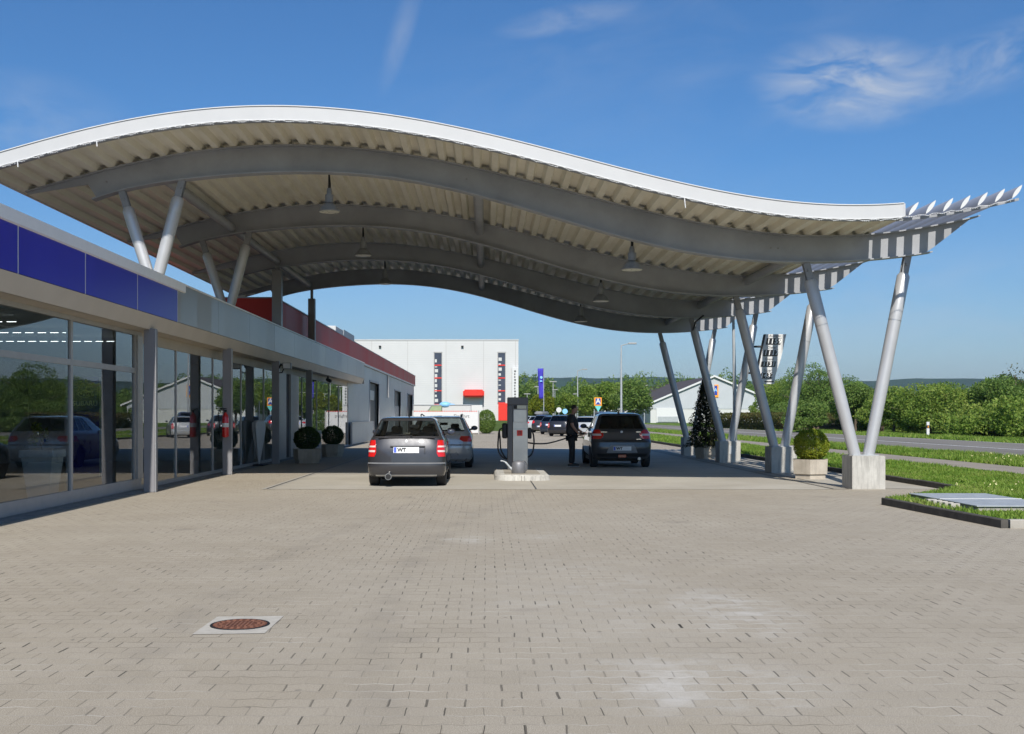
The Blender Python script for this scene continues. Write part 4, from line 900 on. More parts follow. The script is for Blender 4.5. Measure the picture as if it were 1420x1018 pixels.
    # wheels
    for wy in (sp['wr'], sp['wf']):
        for sg in (-1, 1):
            x = sg*(w-.115); r = sp.get('rw_', .305); wh = thing('wheel', None, None); wh.parent = root; 
            m = MB(); m.lathe([(r*.62, -.10), (r*.9, -.105), (r*.98, -.085), (r, -.05), (r, .05), (r*.98, .085), (r*.9, .105), (r*.62, .10)], (x, wy, r), 'x', 30); ty = m.build('tyre', 'tyre', wh, smooth=40, **BLD)
            m = MB(); m.lathe([(r*.64, sg*.02), (r*.66, sg*.095), (r*.60, sg*.10), (r*.56, sg*.05)], (x, wy, r), 'x', 24); m.tube((x+sg*.02, wy, r), (x+sg*.075, wy, r), r*.16, n=14)
            for k in range(5):
                a = 2*math.pi*k/5+.3; m.path([(x+sg*.06, wy+math.cos(a)*r*.1, r+math.sin(a)*r*.1), (x+sg*.065, wy+math.cos(a)*r*.62, r+math.sin(a)*r*.62)], [r*.11, r*.075], 6)
            m.build('rim', 'rim', wh, **BLD)
            m = MB(); m.tube((x-sg*.1, wy, r), (x+sg*.02, wy, r), r*.63, n=20); m.build('brake_disc', 'dark', wh, **BLD)
    # arch liners
    m = MB()
    for wy in (sp['wr'], sp['wf']):
        for sg in (-1, 1):
            n = 14; vs = []
            for i in range(n): a = math.pi*(-.08+1.16*i/(n-1)); vs += [(sg*(w*.99-.02), wy+math.cos(a)*sp['ra']*1.01, .30+math.sin(a)*sp['ra']*1.01), (sg*(w*.68), wy+math.cos(a)*sp['ra']*1.01, .30+math.sin(a)*sp['ra']*1.01)]
            m.add(vs, [(2*i, 2*i+1, 2*i+3, 2*i+2) for i in range(n-1)])
    m.build('arch_liner', 'black', root, **BLD)
    # mirrors
    z = zb+.03; mw = at(z)[0]; my = sp['my']
    for sg in (-1, 1):
        m = MB(); m.ball((sg*(mw+.13), my, z+.03), .1, 12, (1.05, .55, .72)); m.path([(sg*(mw-.01), my, z-.02), (sg*(mw+.08), my, z)], .03, 6); q = m.build('door_mirror', sp.get('mirror', sp['paint']), root, smooth=50, **BLD)
        m = MB(); m.ball((sg*(mw+.13), my-.045, z+.03), .080, 12, (1., .2, .7)); m.build('mirror_glass', 'fargl', q, smooth=50, **BLD)
    # plate
    pz, pw, ph = sp['plate']; y = P(0, pz).y-.012; tl = math.atan2(P(0, pz+.05).y-P(0, pz-.05).y, .1)
    def on(x0, x1, z0, z1, dy, th=.006):
        sh = math.tan(tl); return [(x0, y-dy+sh*(z0-pz), z0), (x1, y-dy+sh*(z0-pz), z0), (x1, y-dy+sh*(z1-pz), z1), (x0, y-dy+sh*(z1-pz), z1), (x0, y-dy+th+sh*(z0-pz), z0), (x1, y-dy+th+sh*(z0-pz), z0), (x1, y-dy+th+sh*(z1-pz), z1), (x0, y-dy+th+sh*(z1-pz), z1)]
    F = [(0, 1, 2, 3), (7, 6, 5, 4), (0, 4, 5, 1), (1, 5, 6, 2), (2, 6, 7, 3), (3, 7, 4, 0)]
    m = MB(); m.add(on(-pw/2-.01, pw/2+.01, pz-ph/2-.01, pz+ph/2+.01, .004), F); q = m.build('number_plate', 'plate', root, **BLD)
    m = MB(); m.add(on(-pw/2, -pw/2+.055, pz-ph/2, pz+ph/2, .008, .003), F); m.build('blue_band', 'eu', q, **BLD)
    if sp.get('txt'):
        t = text_obj(sp['txt'], .108, 'black', None, (-pw/2+.165, y-.017, pz), (R(90)-tl, 0, 0), bold=.004); t.parent = q
    return root, P, N, on, F
fab = dict(paint=paint('dark grey car paint', (.040, .039, .043)), w=.835, belt=1.07, wtop=1.40, rw=.925, fw=.92, clear=True, wr=-1.28, wf=1.18, ra=.35, my=.62, win=[(.03, .17), (.20, .44), (.47, .78)],
    lv=[(.20, .76, -1.80, 1.80), (.24, .80, -1.92, 1.90), (.34, .828, -1.97, 1.97), (.47, .835, -1.98, 1.98), (.495, .835, -1.975, 1.97), (.52, .832, -1.925, 1.95), (.66, .835, -1.915, 1.94), (.78, .828, -1.90, 1.80), (.88, .815, -1.875, 1.40), (.98, .79, -1.84, 1.02), (1.035, .765, -1.815, .93), (1.05, .755, -1.775, .90), (1.07, .748, -1.76, .86), (1.40, .605, -1.52, .16), (1.435, .575, -1.53, .06), (1.455, .545, -1.46, -.04), (1.475, .47, -1.25, -.2), (1.487, .32, -1.0, -.4)],
    lamp=[(.64, .81, 1.03), (.72, .765, 1.035), (.80, .775, 1.035), (.90, .80, 1.03), (.985, .835, 1.02)], lamp2=[[(.735, .80, 1.01), (.775, .79, 1.01)], [(.835, .80, 1.0), (.87, .81, 1.0)]], plate=(.785, .52, .11), txt='WT')
fabia, P, N, on, F = make_car('hatchback_car', 'dark grey hatchback with a chrome exhaust standing in the sun left of the pump', fab)
fabia.location = (-1.70, 25.5, 0)
m = MB(); m.add(on(-.34, .40, .85, .87, .012, .02), F); m.add(on(.385, .40, .72, .86, .012, .02), F); m.build('plate_recess', 'black', fabia, world=False)
m = MB(); m.ball((0, P(0, .965).y-.006, .965), .036, 12, (.9, .25, 1.1)); m.build('badge', 'plate', fabia, world=False, smooth=50)
m = MB(); m.bbox(-.60, .60, -1.835, -1.79, 1.028, 1.046, .006); m.build('window_ledge', fab['paint'], fabia, world=False)
m = MB(); m.tube((-.37, -2.02, .225), (-.37, -1.8, .225), .07, n=20); m.build('exhaust_tip', 'bolt', fabia, world=False, smooth=40)
m = MB(); m.tube((-.37, -2.026, .225), (-.37, -2.021, .225), .058, n=20); m.build('exhaust_bore', 'black', fabia, world=False)
m = MB(); m.path([(0, -.95, 1.495), (0, -1.02, 1.60), (0, -1.14, 1.92)], [.012, .006, .003], 6); m.tube((0, -.95, 1.47), (0, -.95, 1.51), .022, n=10); m.build('antenna', 'black', fabia, world=False)
sp_patch(P, N, [(.492, -.97, .97), (.506, -.97, .97)], .012, .01, 24, 2).build('bumper_strip', 'plastic_grey', fabia, world=False, smooth=40)
sp_patch(P, N, [(.24, -.8, .8), (.262, -.8, .8)], .012, .01, 20, 2).build('lower_trim', 'bolt', fabia, world=False, smooth=40)
m = MB(); m.path([(.1, P(0, 1.1).y-.01, 1.075), (-.12, P(0, 1.12).y-.015, 1.10), (-.35, P(0, 1.1).y-.01, 1.085)], .009, 6); m.tube((.1, P(0, 1.07).y-.03, 1.06), (.1, P(0, 1.07).y+.03, 1.07), .025, n=10); m.build('rear_wiper', 'black', fabia, world=False)

swi = dict(paint=paint('dark slate car paint', (.048, .050, .056)), w=.875, belt=1.13, wtop=1.50, rw=.84, fw=.92, wr=-1.22, wf=1.23, ra=.36, my=.62, win=[(.05, .40), (.43, .76)],
    lv=[(.24, .74, -1.75, 1.75), (.30, .80, -1.86, 1.86), (.42, .855, -1.90, 1.90), (.58, .872, -1.92, 1.92), (.74, .875, -1.90, 1.90), (.79, .872, -1.845, 1.86), (.86, .868, -1.82, 1.76), (1.0, .85, -1.78, 1.20), (1.10, .80, -1.74, .98), (1.13, .775, -1.70, .92), (1.50, .63, -1.36, .22), (1.54, .595, -1.38, .08), (1.57, .55, -1.25, -.05), (1.59, .46, -1.0, -.2), (1.60, .3, -.8, -.4)],
    lamp=[(.84, .70, 1.05), (.92, .60, 1.06), (1.0, .62, 1.05), (1.10, .80, 1.03)], lamp2=[[(.93, .68, .96), (.985, .70, .98)]], plate=(.565, .50, .10), txt='WT', pr=3.2, dr=.36)
swift, P, N, on, F = make_car('hatchback_car', 'dark slate hatchback being fuelled in the shade beside the man in black', swi)
swift.location = (3.90, 34.1, 0)
sp_patch(P, N, [(.44, -.52, .52), (.64, -.42, .42), (.665, -.38, .38)], .004, .01, 12, 4).build('plate_recess', 'plastic_grey', swift, world=False, smooth=40)
sp_patch(P, N, [(.26, -.8, .8), (.42, -.86, .86)], .008, .01, 20, 3).build('lower_bumper', 'black', swift, world=False, smooth=40)
m = MB(); m.bbox(-.12, .12, -1.915, -1.88, .30, .39, .01); m.build('fog_light', 'tail_dark', swift, world=False); m = MB(); m.tube((.50, -1.86, .27), (.50, -1.7, .27), .045, n=16); m.build('exhaust_tip', 'bolt', swift, world=False, smooth=40)
m = MB(); m.ball((0, P(0, 1.04).y-.006, 1.04), .038, 8, (1., .25, 1.)); m.build('badge', 'plate', swift, world=False)
m = MB(); m.box(-.60, -.42, P(.5, 1.04).y-.016, P(.5, 1.04).y-.006, 1.03, 1.045); m.box(.42, .56, P(.5, 1.04).y-.016, P(.5, 1.04).y-.006, 1.03, 1.05); m.box(.42, .56, P(.5, .83).y-.02, P(.5, .83).y-.010, .82, .84); m.build('chrome_script', 'chrome', swift, world=False)
m = MB(); m.path([(0, -1.0, 1.60), (0, -1.05, 1.66)], [.02, .012], 8); m.tube((0, -1.0, 1.58), (0, -1.0, 1.62), .035, n=10); m.build('antenna', 'black', swift, world=False)
m = MB(); m.box(-.9, -.86, -1.0, -.82, .88, 1.02); m.build('fuel_flap', swi['paint'], swift, world=False)
sp_patch(P, N, [(.785, -.62, .62), (.80, -.62, .62)], .004, .01, 16, 2).build('tailgate_gap', 'black', swift, world=False)

bmw = dict(paint=paint('silver grey car paint', (.40, .41, .43), .28, .35), w=.92, belt=1.07, wtop=1.43, rw=.84, fw=.92, clear=True, wr=-1.40, wf=1.46, ra=.36, my=.75, mirror='dark', win=[(.03, .22), (.25, .46), (.49, .72)],
    lv=[(.20, .84, -2.20, 2.2), (.28, .90, -2.33, 2.33), (.42, .918, -2.39, 2.40), (.60, .92, -2.40, 2.42), (.66, .92, -2.39, 2.40), (.70, .918, -2.33, 2.34), (.80, .915, -2.31, 2.1), (.92, .90, -2.28, 1.5), (1.02, .865, -2.23, 1.02), (1.07, .83, -2.20, .92), (1.43, .66, -1.78, .18), (1.46, .63, -1.80, .08), (1.485, .57, -1.6, -.1), (1.50, .45, -1.3, -.3), (1.505, .3, -1., -.5)],
    lamp=[(.77, .72, 1.10), (.84, .60, 1.10), (.93, .66, 1.08)], lamp2=[], plate=(.80, .52, .11), txt='')
bm_, P, N, on, F = make_car('estate_car', 'silver grey estate car with roof rails in the shade ahead of the dark hatchback', bmw)
bm_.location = (-1.33, 34.0, 0)
for sg in (-1, 1):
    m = MB(); m.path([(sg*.58, -1.45, 1.47), (sg*.59, -1.35, 1.535), (sg*.60, -.7, 1.555), (sg*.58, .1, 1.51), (sg*.57, .2, 1.47)], .017, 8); m.build('roof_rail', 'black', bm_, world=False)
m = MB(); m.ball((0, P(0, 1.0).y-.006, 1.0), .04, 10, (1., .25, 1.)); m.build('badge', 'chrome', bm_, world=False)
m = MB(); m.bbox(-.62, .62, -1.90, -1.72, 1.455, 1.475, .006); m.build('roof_spoiler', bmw['paint'], bm_, world=False)
# the row of parked cars beyond: each its own paint, turned a little to the camera
def variant(base, **kw): d = dict(base); d.update(kw); return d
def raise_(sp, k, zk=1.): return [(z*zk, w, a*k, b*k) for z, w, a, b in sp['lv']]
parked = [(5.95, 84, -22, variant(fab, paint=paint('black car paint', (.022, .022, .026)), lv=raise_(fab, 1.05, 1.06), belt=1.07*1.06, wtop=1.40*1.06, txt='', clear=False), 'black off-road style car nearest in the parked row behind the man'),
          (5.75, 93, -22, variant(fab, paint=paint('blue black car paint', (.02, .03, .05)), txt='', clear=False), 'dark blue hatchback second in the parked row beyond the pump'),
          (5.5, 103, -22, variant(swi, paint=paint('anthracite car paint', (.04, .04, .045)), txt='', lamp2=[]), 'anthracite small car in the parked row right of the white estate'),
          (5.6, 113, -22, variant(bmw, paint=paint('silver car paint', (.50, .51, .52), .3, .2), txt='', clear=False), 'silver estate car carrying a grey roof box in the parked row'),
          (4.9, 122, -24, variant(bmw, paint=paint('white car paint', (.62, .63, .63), .3, .1), txt='', clear=False), 'white estate car farthest left in the parked row beyond the pump'),
          (7.3, 78, -22, variant(fab, paint=paint('pale silver car paint', (.45, .46, .46)), txt='', clear=False), 'pale silver car mostly hidden behind the man in black'),
          (9.6, 88, -22, variant(swi, paint=paint('dark violet car paint', (.05, .04, .08)), txt='', lamp2=[], lv=raise_(swi, 1.15, 1.14), belt=1.13*1.14, wtop=1.5*1.14), 'dark violet van-like car between the man and the fuelled hatchback')]
for x, y, a, sp, lab in parked:
    c, P, N, on, F = make_car('parked_car', lab, sp, 'cars parked in the row beyond the pump', detail=False); c.location = (x, y, 0); c.rotation_euler = (0, 0, R(a)); c['category'] = 'car'
    if 'roof box' in lab: rbx = c
t = thing('roof_box', 'long grey roof box on the silver parked estate car', 'roof box', (5.6, 113, 1.5), rz=R(-22))
m = MB(); m.bbox(-.42, .42, -1.2, 1.0, .1, .48, .12, 3); m.build('box_shell', 'plastic_grey', t, world=False, smooth=40); m = MB(); m.box(-.5, .5, -.7, -.64, .02, .1); m.box(-.5, .5, .5, .56, .02, .1); m.build('cross_bar', 'black', t, world=False)
c, P, N, on, F = make_car('showroom_car', 'black car standing in the showroom behind the first glass pane', variant(fab, paint=paint('showroom black paint', (.006, .006, .007)), txt='', clear=False), 'showroom cars', detail=False); c.location = (-9.9, 17.3, .03); c.rotation_euler = (0, 0, R(150))
c['group'] = 'cars in the showroom'

# ================================================================== PERSON
def skin_mesh(name, verts, edges, radii, mat_, parent, sub=2, root=0):
    me = bpy.data.meshes.new(name); me.from_pydata(verts, edges, []); o = bpy.data.objects.new(name, me); C.objects.link(o)
    md = o.modifiers.new('s', 'SKIN'); md.use_smooth_shade = True; sv = me.skin_vertices[0].data
    for i, r in enumerate(radii): sv[i].radius = r if isinstance(r, tuple) else (r, r); sv[i].use_root = (i == root)
    ms = o.modifiers.new('u', 'SUBSURF'); ms.levels = sub; ms.render_levels = sub
    bpy.context.view_layer.update(); d = bpy.data.meshes.new_from_object(o.evaluated_get(bpy.context.evaluated_depsgraph_get())); bpy.data.objects.remove(o)
    d.name = name; d.materials.clear(); d.materials.append(M[mat_]); d.polygons.foreach_set('use_smooth', [True]*len(d.polygons))
    r = bpy.data.objects.new(name, d); C.objects.link(r); r.parent = parent; return r
man = thing('person', 'stocky man in black polo shirt and trousers reaching to the fuel filler', 'person', (2.50, 32.95, 0))
# he faces +x; his right arm is on the camera side (-y)
bv = [(0, 0, .98), (.02, 0, 1.12), (.03, 0, 1.30), (.01, 0, 1.46), (.045, 0, 1.56), (.085, 0, 1.64), (.10, 0, 1.74), (.09, 0, 1.80),           # 0..7 spine, neck, head
      (-.01, -.2, 1.47), (.0, -.27, 1.22), (.14, -.23, 1.04), (.205, -.20, .985),                                                                # 8..11 near arm
      (-.01, .2, 1.47), (.05, .27, 1.24), (.26, .20, 1.06), (.34, .17, 1.02),                                                                    # 12..15 far arm
      (-.01, -.085, .84), (.01, -.13, .50), (-.03, -.14, .10), (-.01, .085, .84), (.03, .13, .50), (.03, .14, .10),                            # 16..21 legs
      (-.03, -.14, .05), (.14, -.15, .04), (.03, .14, .05), (.20, .15, .04)]
be = [(0, 1), (1, 2), (2, 3), (3, 4), (4, 5), (5, 6), (6, 7), (3, 8), (8, 9), (9, 10), (10, 11), (3, 12), (12, 13), (13, 14), (14, 15), (0, 16), (16, 17), (17, 18), (0, 19), (19, 20), (20, 21), (18, 22), (22, 23), (21, 24), (24, 25)]
br = [(.115, .125), (.14, .145), (.14, .16), (.105, .14), .065, .085, .095, .06, .075, .05, .036, .026, .075, .05, .036, .026, .07, .06, .042, .07, .06, .042, .045, .035, .045, .035]
skin_mesh('body', bv, be, br, 'skin', man)
skin_mesh('polo_shirt', [(.0, 0, .86), (.015, 0, 1.08), (.035, 0, 1.28), (.0, 0, 1.45), (.03, 0, 1.53), (-.01, -.2, 1.47), (-.005, -.26, 1.27), (-.01, .2, 1.47), (.03, .25, 1.28)], [(0, 1), (1, 2), (2, 3), (3, 4), (3, 5), (5, 6), (3, 7), (7, 8)],
          [(.185, .19), (.205, .20), (.19, .21), (.14, .18), .085, .10, .078, .10, .078], 'shirt', man)
skin_mesh('trousers', [(0, 0, 1.0), (-.01, -.085, .84), (.01, -.13, .50), (-.03, -.14, .09), (-.01, .085, .84), (.03, .13, .50), (.03, .14, .09)], [(0, 1), (1, 2), (2, 3), (0, 4), (4, 5), (5, 6)],
          [(.17, .175), (.12, .11), (.095, .09), (.078, .075), (.115, .105), (.095, .09), (.078, .075)], 'trousers', man)
for yy, xx in ((-.14, -.03), (.14, .03)):
    m = MB(); o_ = Vector(man.location)
    m.path([(o_.x+xx-.09, o_.y+yy, .055), (o_.x+xx, o_.y+yy, .06), (o_.x+xx+.12, o_.y+yy, .05), (o_.x+xx+.21, o_.y+yy, .035)], [.045, .055, .05, .03], 12); s_ = m.build('shoe', 'shoe', man, smooth=60)
    m = MB(); m.bbox(o_.x+xx-.12, o_.x+xx+.23, o_.y+yy-.045, o_.y+yy+.045, .0, .022, .008); m.build('sole', 'sole', s_)
hx, hy, hz = man.location.x+.095, man.location.y, 1.72
m = MB(); m.ball((hx-.012, hy, hz+.032), .0995, 16, (1.0, .86, .86)); m.v = [(x, y, z) if not (x > hx+.035 and z < hz+.07) else (hx+.03, y, z) for x, y, z in m.v]; m.v = [(x, y, max(z, hz-.03)) for x, y, z in m.v]; m.build('hair', 'hair', man, smooth=60)
m = MB(); m.path([(hx+.085, hy, hz+.0), (hx+.115, hy, hz-.035), (hx+.09, hy, hz-.045)], [.012, .016, .01], 8); m.build('nose', 'skin', man, smooth=60)
for sg in (-1, 1):
    m = MB(); m.ball((hx-.01, hy+sg*.082, hz-.01), .028, 10, (.7, .4, 1.1)); m.build('ear', 'skin', man, smooth=60)
    m = MB(); m.ball((hx+.078, hy+sg*.03, hz+.005), .011, 8); m.build('eye', 'white', man, smooth=60); m = MB(); m.box(hx+.085, hx+.095, hy+sg*.03-.02, hy+sg*.03+.02, hz+.025, hz+.032); m.build('eyebrow', 'hair', man)
m = MB(); m.box(hx+.075, hx+.092, hy-.022, hy+.022, hz-.067, hz-.062); m.build('mouth', 'tail_dark', man)
def hand(c, d, side):
    """palm with four bent fingers and a thumb; c wrist, d forward direction"""
    c = Vector(c); d = Vector(d).normalized(); s = Vector((0, 1, 0)); up = s.cross(d).normalized()*-1
    vs = [c, c+d*.045, c+d*.085]; ed = [(0, 1), (1, 2)]; rd = [(.024, .022), (.040, .02), (.038, .017)]
    o = skin_mesh('hand', vs, ed, rd, 'skin', man, 2)
    for k in range(4):
        a = c+d*.08+s*(-.03+.02*k); L = (.055, .068, .072, .06)[k]
        skin_mesh('finger', [a-d*.02, a+d*L*.45, a+d*L*.75-up*.02, a+d*L*.7-up*.045], [(0, 1), (1, 2), (2, 3)], [.0095, .009, .0085, .007], 'skin', o, 1)
    skin_mesh('thumb', [c+d*.02-s*side*.02, c+d*.05-s*side*.05-up*.01, c+d*.085-s*side*.05-up*.03], [(0, 1), (1, 2)], [.012, .0105, .008], 'skin', o, 1)
hand((.205, -.20, .985), (.8, .25, -.45), 1)
hand((.34, .17, 1.02), (.9, .1, -.2), -1)

# ================================================================== PLANTS
def planter(cx, cy, r, h, label, catg='planter', hexa=6, rot=0.):
    t = thing('concrete_planter', label, catg, (cx, cy, 0), 'concrete planters on the forecourt')
    def ring(rr, z): return [(cx+rr*math.cos(2*math.pi*(k+rot)/hexa), cy+rr*math.sin(2*math.pi*(k+rot)/hexa), z) for k in range(hexa)]
    m = MB(); rs = [ring(r*.96, h*.26), ring(r, h), ring(r*.9, h), ring(r*.88, h-.06)]; n = hexa
    m.add(sum(rs, []), [tuple(range(n))[::-1]]+[(j*n+i, j*n+(i+1) % n, (j+1)*n+(i+1) % n, (j+1)*n+i) for j in range(3) for i in range(n)]+[tuple(range(3*n, 4*n))]); m.build('bowl', 'planter', t)
    m = MB(); m.add(ring(r*.86, -.01)+ring(r*.86, h*.259), [tuple(range(n))[::-1], tuple(range(n, 2*n))]+[(i, (i+1) % n, n+(i+1) % n, n+i) for i in range(n)]); m.build('foot', 'planter', t)
    m = MB(); m.add(ring(r*.87, h-.05), [tuple(range(n))]); m.build('soil', 'bark', t); return t
def ball_bush(cx, cy, z0, rx, rz, label, mat_, n, size, boxy=1.):
    t = thing('box_bush', label, 'bush', (cx, cy, z0), 'clipped round bushes in planters')
    p = rng.normal(size=(n, 3)); p /= np.linalg.norm(p, axis=1, keepdims=True)
    if boxy > 1: p /= (np.abs(p)**(2*boxy)).sum(1, keepdims=True)**(1/(2*boxy))
    q = p*(rng.uniform(.80, 1.03, n)*(1+.02*np.sin(p[:, 0]*9+p[:, 2]*7)))[:, None]; c = np.array((cx, cy, z0+rz)); q = c+q*np.array((rx, rx, rz))
    np_mesh('foliage', leaves(q, size)-np.array(t.location), 4, mat_, t)
    m = MB(); m.path([(cx, cy, z0-.05), (cx+.01, cy, z0+rz*.6), (cx-.02, cy, z0+rz)], [.035, .025, .012], 8)
    for k in range(9): a = random.uniform(0, 6.28); m.path([(cx, cy, z0+rz*.3), (cx+math.cos(a)*rx*.6, cy+math.sin(a)*rx*.6, z0+rz*random.uniform(.6, 1.4))], [.014, .005], 5)
    m.build('stem', 'bark', t); return t
planter(7.76, 26.8, .46, .47, 'sunlit hexagonal concrete planter holding the yellow-green clipped bush', rot=.22)
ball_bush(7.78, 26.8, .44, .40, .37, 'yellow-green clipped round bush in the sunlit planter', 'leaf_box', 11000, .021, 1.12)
planter(7.72, 39.4, .42, .46, 'hexagonal concrete planter holding the dark pointed conifer', rot=.15)
planter(-5.72, 35.6, .45, .46, 'shaded concrete planter holding the nearer dark round bush by the entrance', hexa=6, rot=.0)
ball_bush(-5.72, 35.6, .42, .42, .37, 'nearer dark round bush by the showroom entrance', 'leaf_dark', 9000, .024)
planter(-5.72, 41.4, .44, .46, 'shaded concrete planter holding the farther dark round bush by the entrance', hexa=6, rot=.1)
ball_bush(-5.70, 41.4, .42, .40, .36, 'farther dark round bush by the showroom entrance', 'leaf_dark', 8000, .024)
t = thing('potted_conifer', 'loose dark pointed conifer in a planter between two plinths', 'conifer', (7.72, 39.4, .4)); n = 8500
h = rng.uniform(0, 1, n)**1.25; a = rng.uniform(0, 6.283, n); lobes = 1+.28*np.sin(a*5+h*17)+.2*np.sin(a*3+h*31); rr = (1-h)**.8*.60*lobes*rng.uniform(.25, 1.05, n)**.6+.02
q = np.stack([7.72+rr*np.cos(a), 39.4+rr*np.sin(a), .48+h*2.55-rr*.12], 1); np_mesh('foliage', leaves(q, .046, aspect=.45)-np.array(t.location), 4, 'leaf_conifer', t)
m = MB(); m.path([(7.72, 39.4, .4), (7.73, 39.4, 1.6), (7.72, 39.4, 2.9)], [.04, .025, .006], 8)
for k in range(40): z = .6+2*random.random(); a = random.uniform(0, 6.28); l = (1-(z-.5)/2.6)*.5; m.path([(7.72, 39.4, z), (7.72+math.cos(a)*l, 39.4+math.sin(a)*l, z+.12)], [.01, .004], 4)
m.build('trunk', 'bark', t)

def tree(name, label, x, y, h, r, mat_, n, size, catg='tree', group=None, lumps=11, base=.18, trunk=True, z0=0., hollow=.5, sq=1., lump=.42):
    t = thing(name, label, catg, (x, y, z0), group); ch = h*(1-base)/2
    p = blob_points(n, (0, 0, h-ch*1.02), (r, r*sq, ch*1.05), lumps, lump, hollow=hollow); p = p[p[:, 2] > .05*h*base]
    np_mesh('crown', leaves(p, size), 4, mat_, t)
    if trunk:
        m = MB(); lean = random.uniform(-.04, .04)*h; m.path([(0, 0, -.1), (lean*.3, 0, h*.3), (lean, 0, h*.62), (lean*1.2, 0, h*.86)], [h*.026, h*.02, h*.012, h*.004], 8)
        for k in range(9): a = random.uniform(0, 6.28); z = h*random.uniform(.28, .65); m.path([(lean*z/h, 0, z), (math.cos(a)*r*.4, math.sin(a)*r*.4, z+h*.12), (math.cos(a)*r*.75, math.sin(a)*r*.75, z+h*.2)], [h*.010, h*.006, h*.002], 5)
        m.build('trunk', 'bark', t, world=False)
    return t
def at(px, Y): return (px-675)*Y/1550
# single trees and shrubs one can tell apart
rs = ball_bush(-.02, 94.6, .05, .76, .98, 'big clipped round shrub right of the white banner wall', 'leaf_wood', 9000, .05, 1.15); rs.name = 'round_shrub'; rs['category'] = 'shrub'; del rs['group']
tree('broadleaf_tree', 'dark green spreading tree just left of the long dark roof of the far store', at(878, 150), 150, 6.7, 3.9, 'leaf_wood', 9000, .17, lumps=16)
tree('broadleaf_tree', 'bright green tree behind the man and left of the tall lamp post', at(842, 160), 160, 7.0, 3.4, 'leaf_light', 7000, .17, lumps=14)
tree('poplar_tree', 'yellowish upright tree just right of the blue flag', at(760, 150), 150, 5.6, 1.3, 'leaf_yellow', 4500, .12, lumps=12)
tree('poplar_tree', 'yellowish upright tree just left of the blue flag pole', at(743, 152), 152, 4.8, 1.4, 'leaf_yellow', 4000, .12, lumps=12)
tree('broadleaf_tree', 'mid green tree above the parked cars, right of the yellowish pair', at(785, 150), 150, 5.2, 2.3, 'leaf_light', 5500, .14, lumps=12)
tree('broadleaf_tree', 'small green tree above the man in front of the wood', at(812, 155), 155, 5.9, 2.2, 'leaf_light', 5500, .14, lumps=12)
tree('young_tree', 'thin young tree standing before the white gable wall', at(1048, 190), 190, 4.6, 1.5, 'leaf_light', 900, .16, lumps=8, base=.2, lump=.3)
bushes = [(1101, 118, 3.6, 3.0, 'leaf_wood', 'round green shrub at the right end of the reddish hedge'), (1092, 140, 8.0, 5.5, 'leaf_light', 'tall bright green tree right of the price sign'),
          (1122, 96, 2.6, 2.6, 'leaf_wood', 'low dark shrub behind the road left of the nearest column'), (1133, 120, 7.0, 5.0, 'leaf_wood', 'dark green tree seen left of the nearest V column'),
          (1186, 100, 5.2, 3.6, 'leaf_wood', 'dark green bush framed between the nearest V column tubes'), (1240, 92, 4.1, 4.0, 'leaf_light', 'broad bright green bush just right of the nearest column'),
          (1290, 88, 4.6, 4.2, 'leaf_light', 'yellow-green spreading bush behind the white marker post'), (1335, 92, 4.4, 4.0, 'leaf_light', 'yellow-green bush right of the white marker post'),
          (1372, 80, 2.2, 2.3, 'leaf_wood', 'low blue-green bush near the right edge of the photo'), (1405, 84, 4.6, 3.8, 'leaf_wood', 'dark bush at the right edge of the photo')]
for px, Y, h, r, mt, lab in bushes:
    tree('roadside_bush', lab, at(px, Y), Y, h, r, mt, int(5200+r*r*700), .10, 'tree' if h > 5 else 'bush', lumps=15, base=.02, lump=.38)
tree('pine_tree', 'dark flat-topped pine rising above the wood near the right edge', at(1400, 150), 150, 7.1, 2.6, 'leaf_dark', 4200, .16, lumps=12, base=.45)
tree('bare_tree', 'half bare grey-brown tree at the far right edge', at(1408, 104), 104, 6.2, 2.2, 'leaf_olive', 900, .12, lumps=12, lump=.5)
# clipped reddish hedge on a mound
t = thing('hedge', 'long low hedge of mixed green and reddish leaves before the far store', 'hedge', (31, 118, 0)); n = 16000
q = np.stack([rng.uniform(28, 37, n), rng.uniform(102, 136, n), np.zeros(n)], 1); q[:, 2] = (1.75-.9*np.clip((112-q[:, 1])/10, 0, 1)-.25*rng.random(n)**2)+.12*np.sin(q[:, 0]*2.1+q[:, 1]); f = rng.random(n) < .35; q[f, 2] *= rng.random(f.sum()); q[f, 0] = 28+rng.random(f.sum())*.4
np_mesh('foliage', leaves(q, .13)-np.array(t.location), 4, 'leaf_olive', t); m = MB(); m.box(28.4, 36.6, 103, 135.5, -.1, .75); m.build('soil_mound', 'bark', t)
# woods that read as one mass
def wood(name, label, spots, mat_, n, size, base=.03):
    pts = []
    for x, y, h, r in spots: pts.append(blob_points(n, (x, y, h*.5), (r, r, h*.55), 8, .45, hollow=.6, flatbase=-1.))
    p = np.concatenate(pts); p = p[p[:, 2] > -.5]
    o = np_mesh(name, leaves(p, size), 4, mat_); tag(o, label, 'wood', kind='stuff'); return o
sp_ = []
top = lambda px: float(np.interp(px, [300, 560, 725, 745, 765, 790, 812, 835, 865, 900, 940, 990, 1040, 1080, 1150, 1250, 1330, 1390, 1420, 1700], [535, 530, 519, 517, 526, 528, 527, 526, 521, 516, 519, 517, 521, 534, 541, 541, 540, 536, 530, 530]))
for k in range(150):
    px = 540+k*4.6+random.uniform(-4, 4); Y = random.uniform(285, 330); h = 1.5+(577-top(px))*Y/1550*random.uniform(.86, 1.04); sp_.append((at(px, Y), Y, h, random.uniform(3.6, 5.6)))
wood('woodland', 'continuous broadleaf wood on the skyline behind the far store and car park', sp_, 'leaf_wood', 1500, .31)
sp_ = []
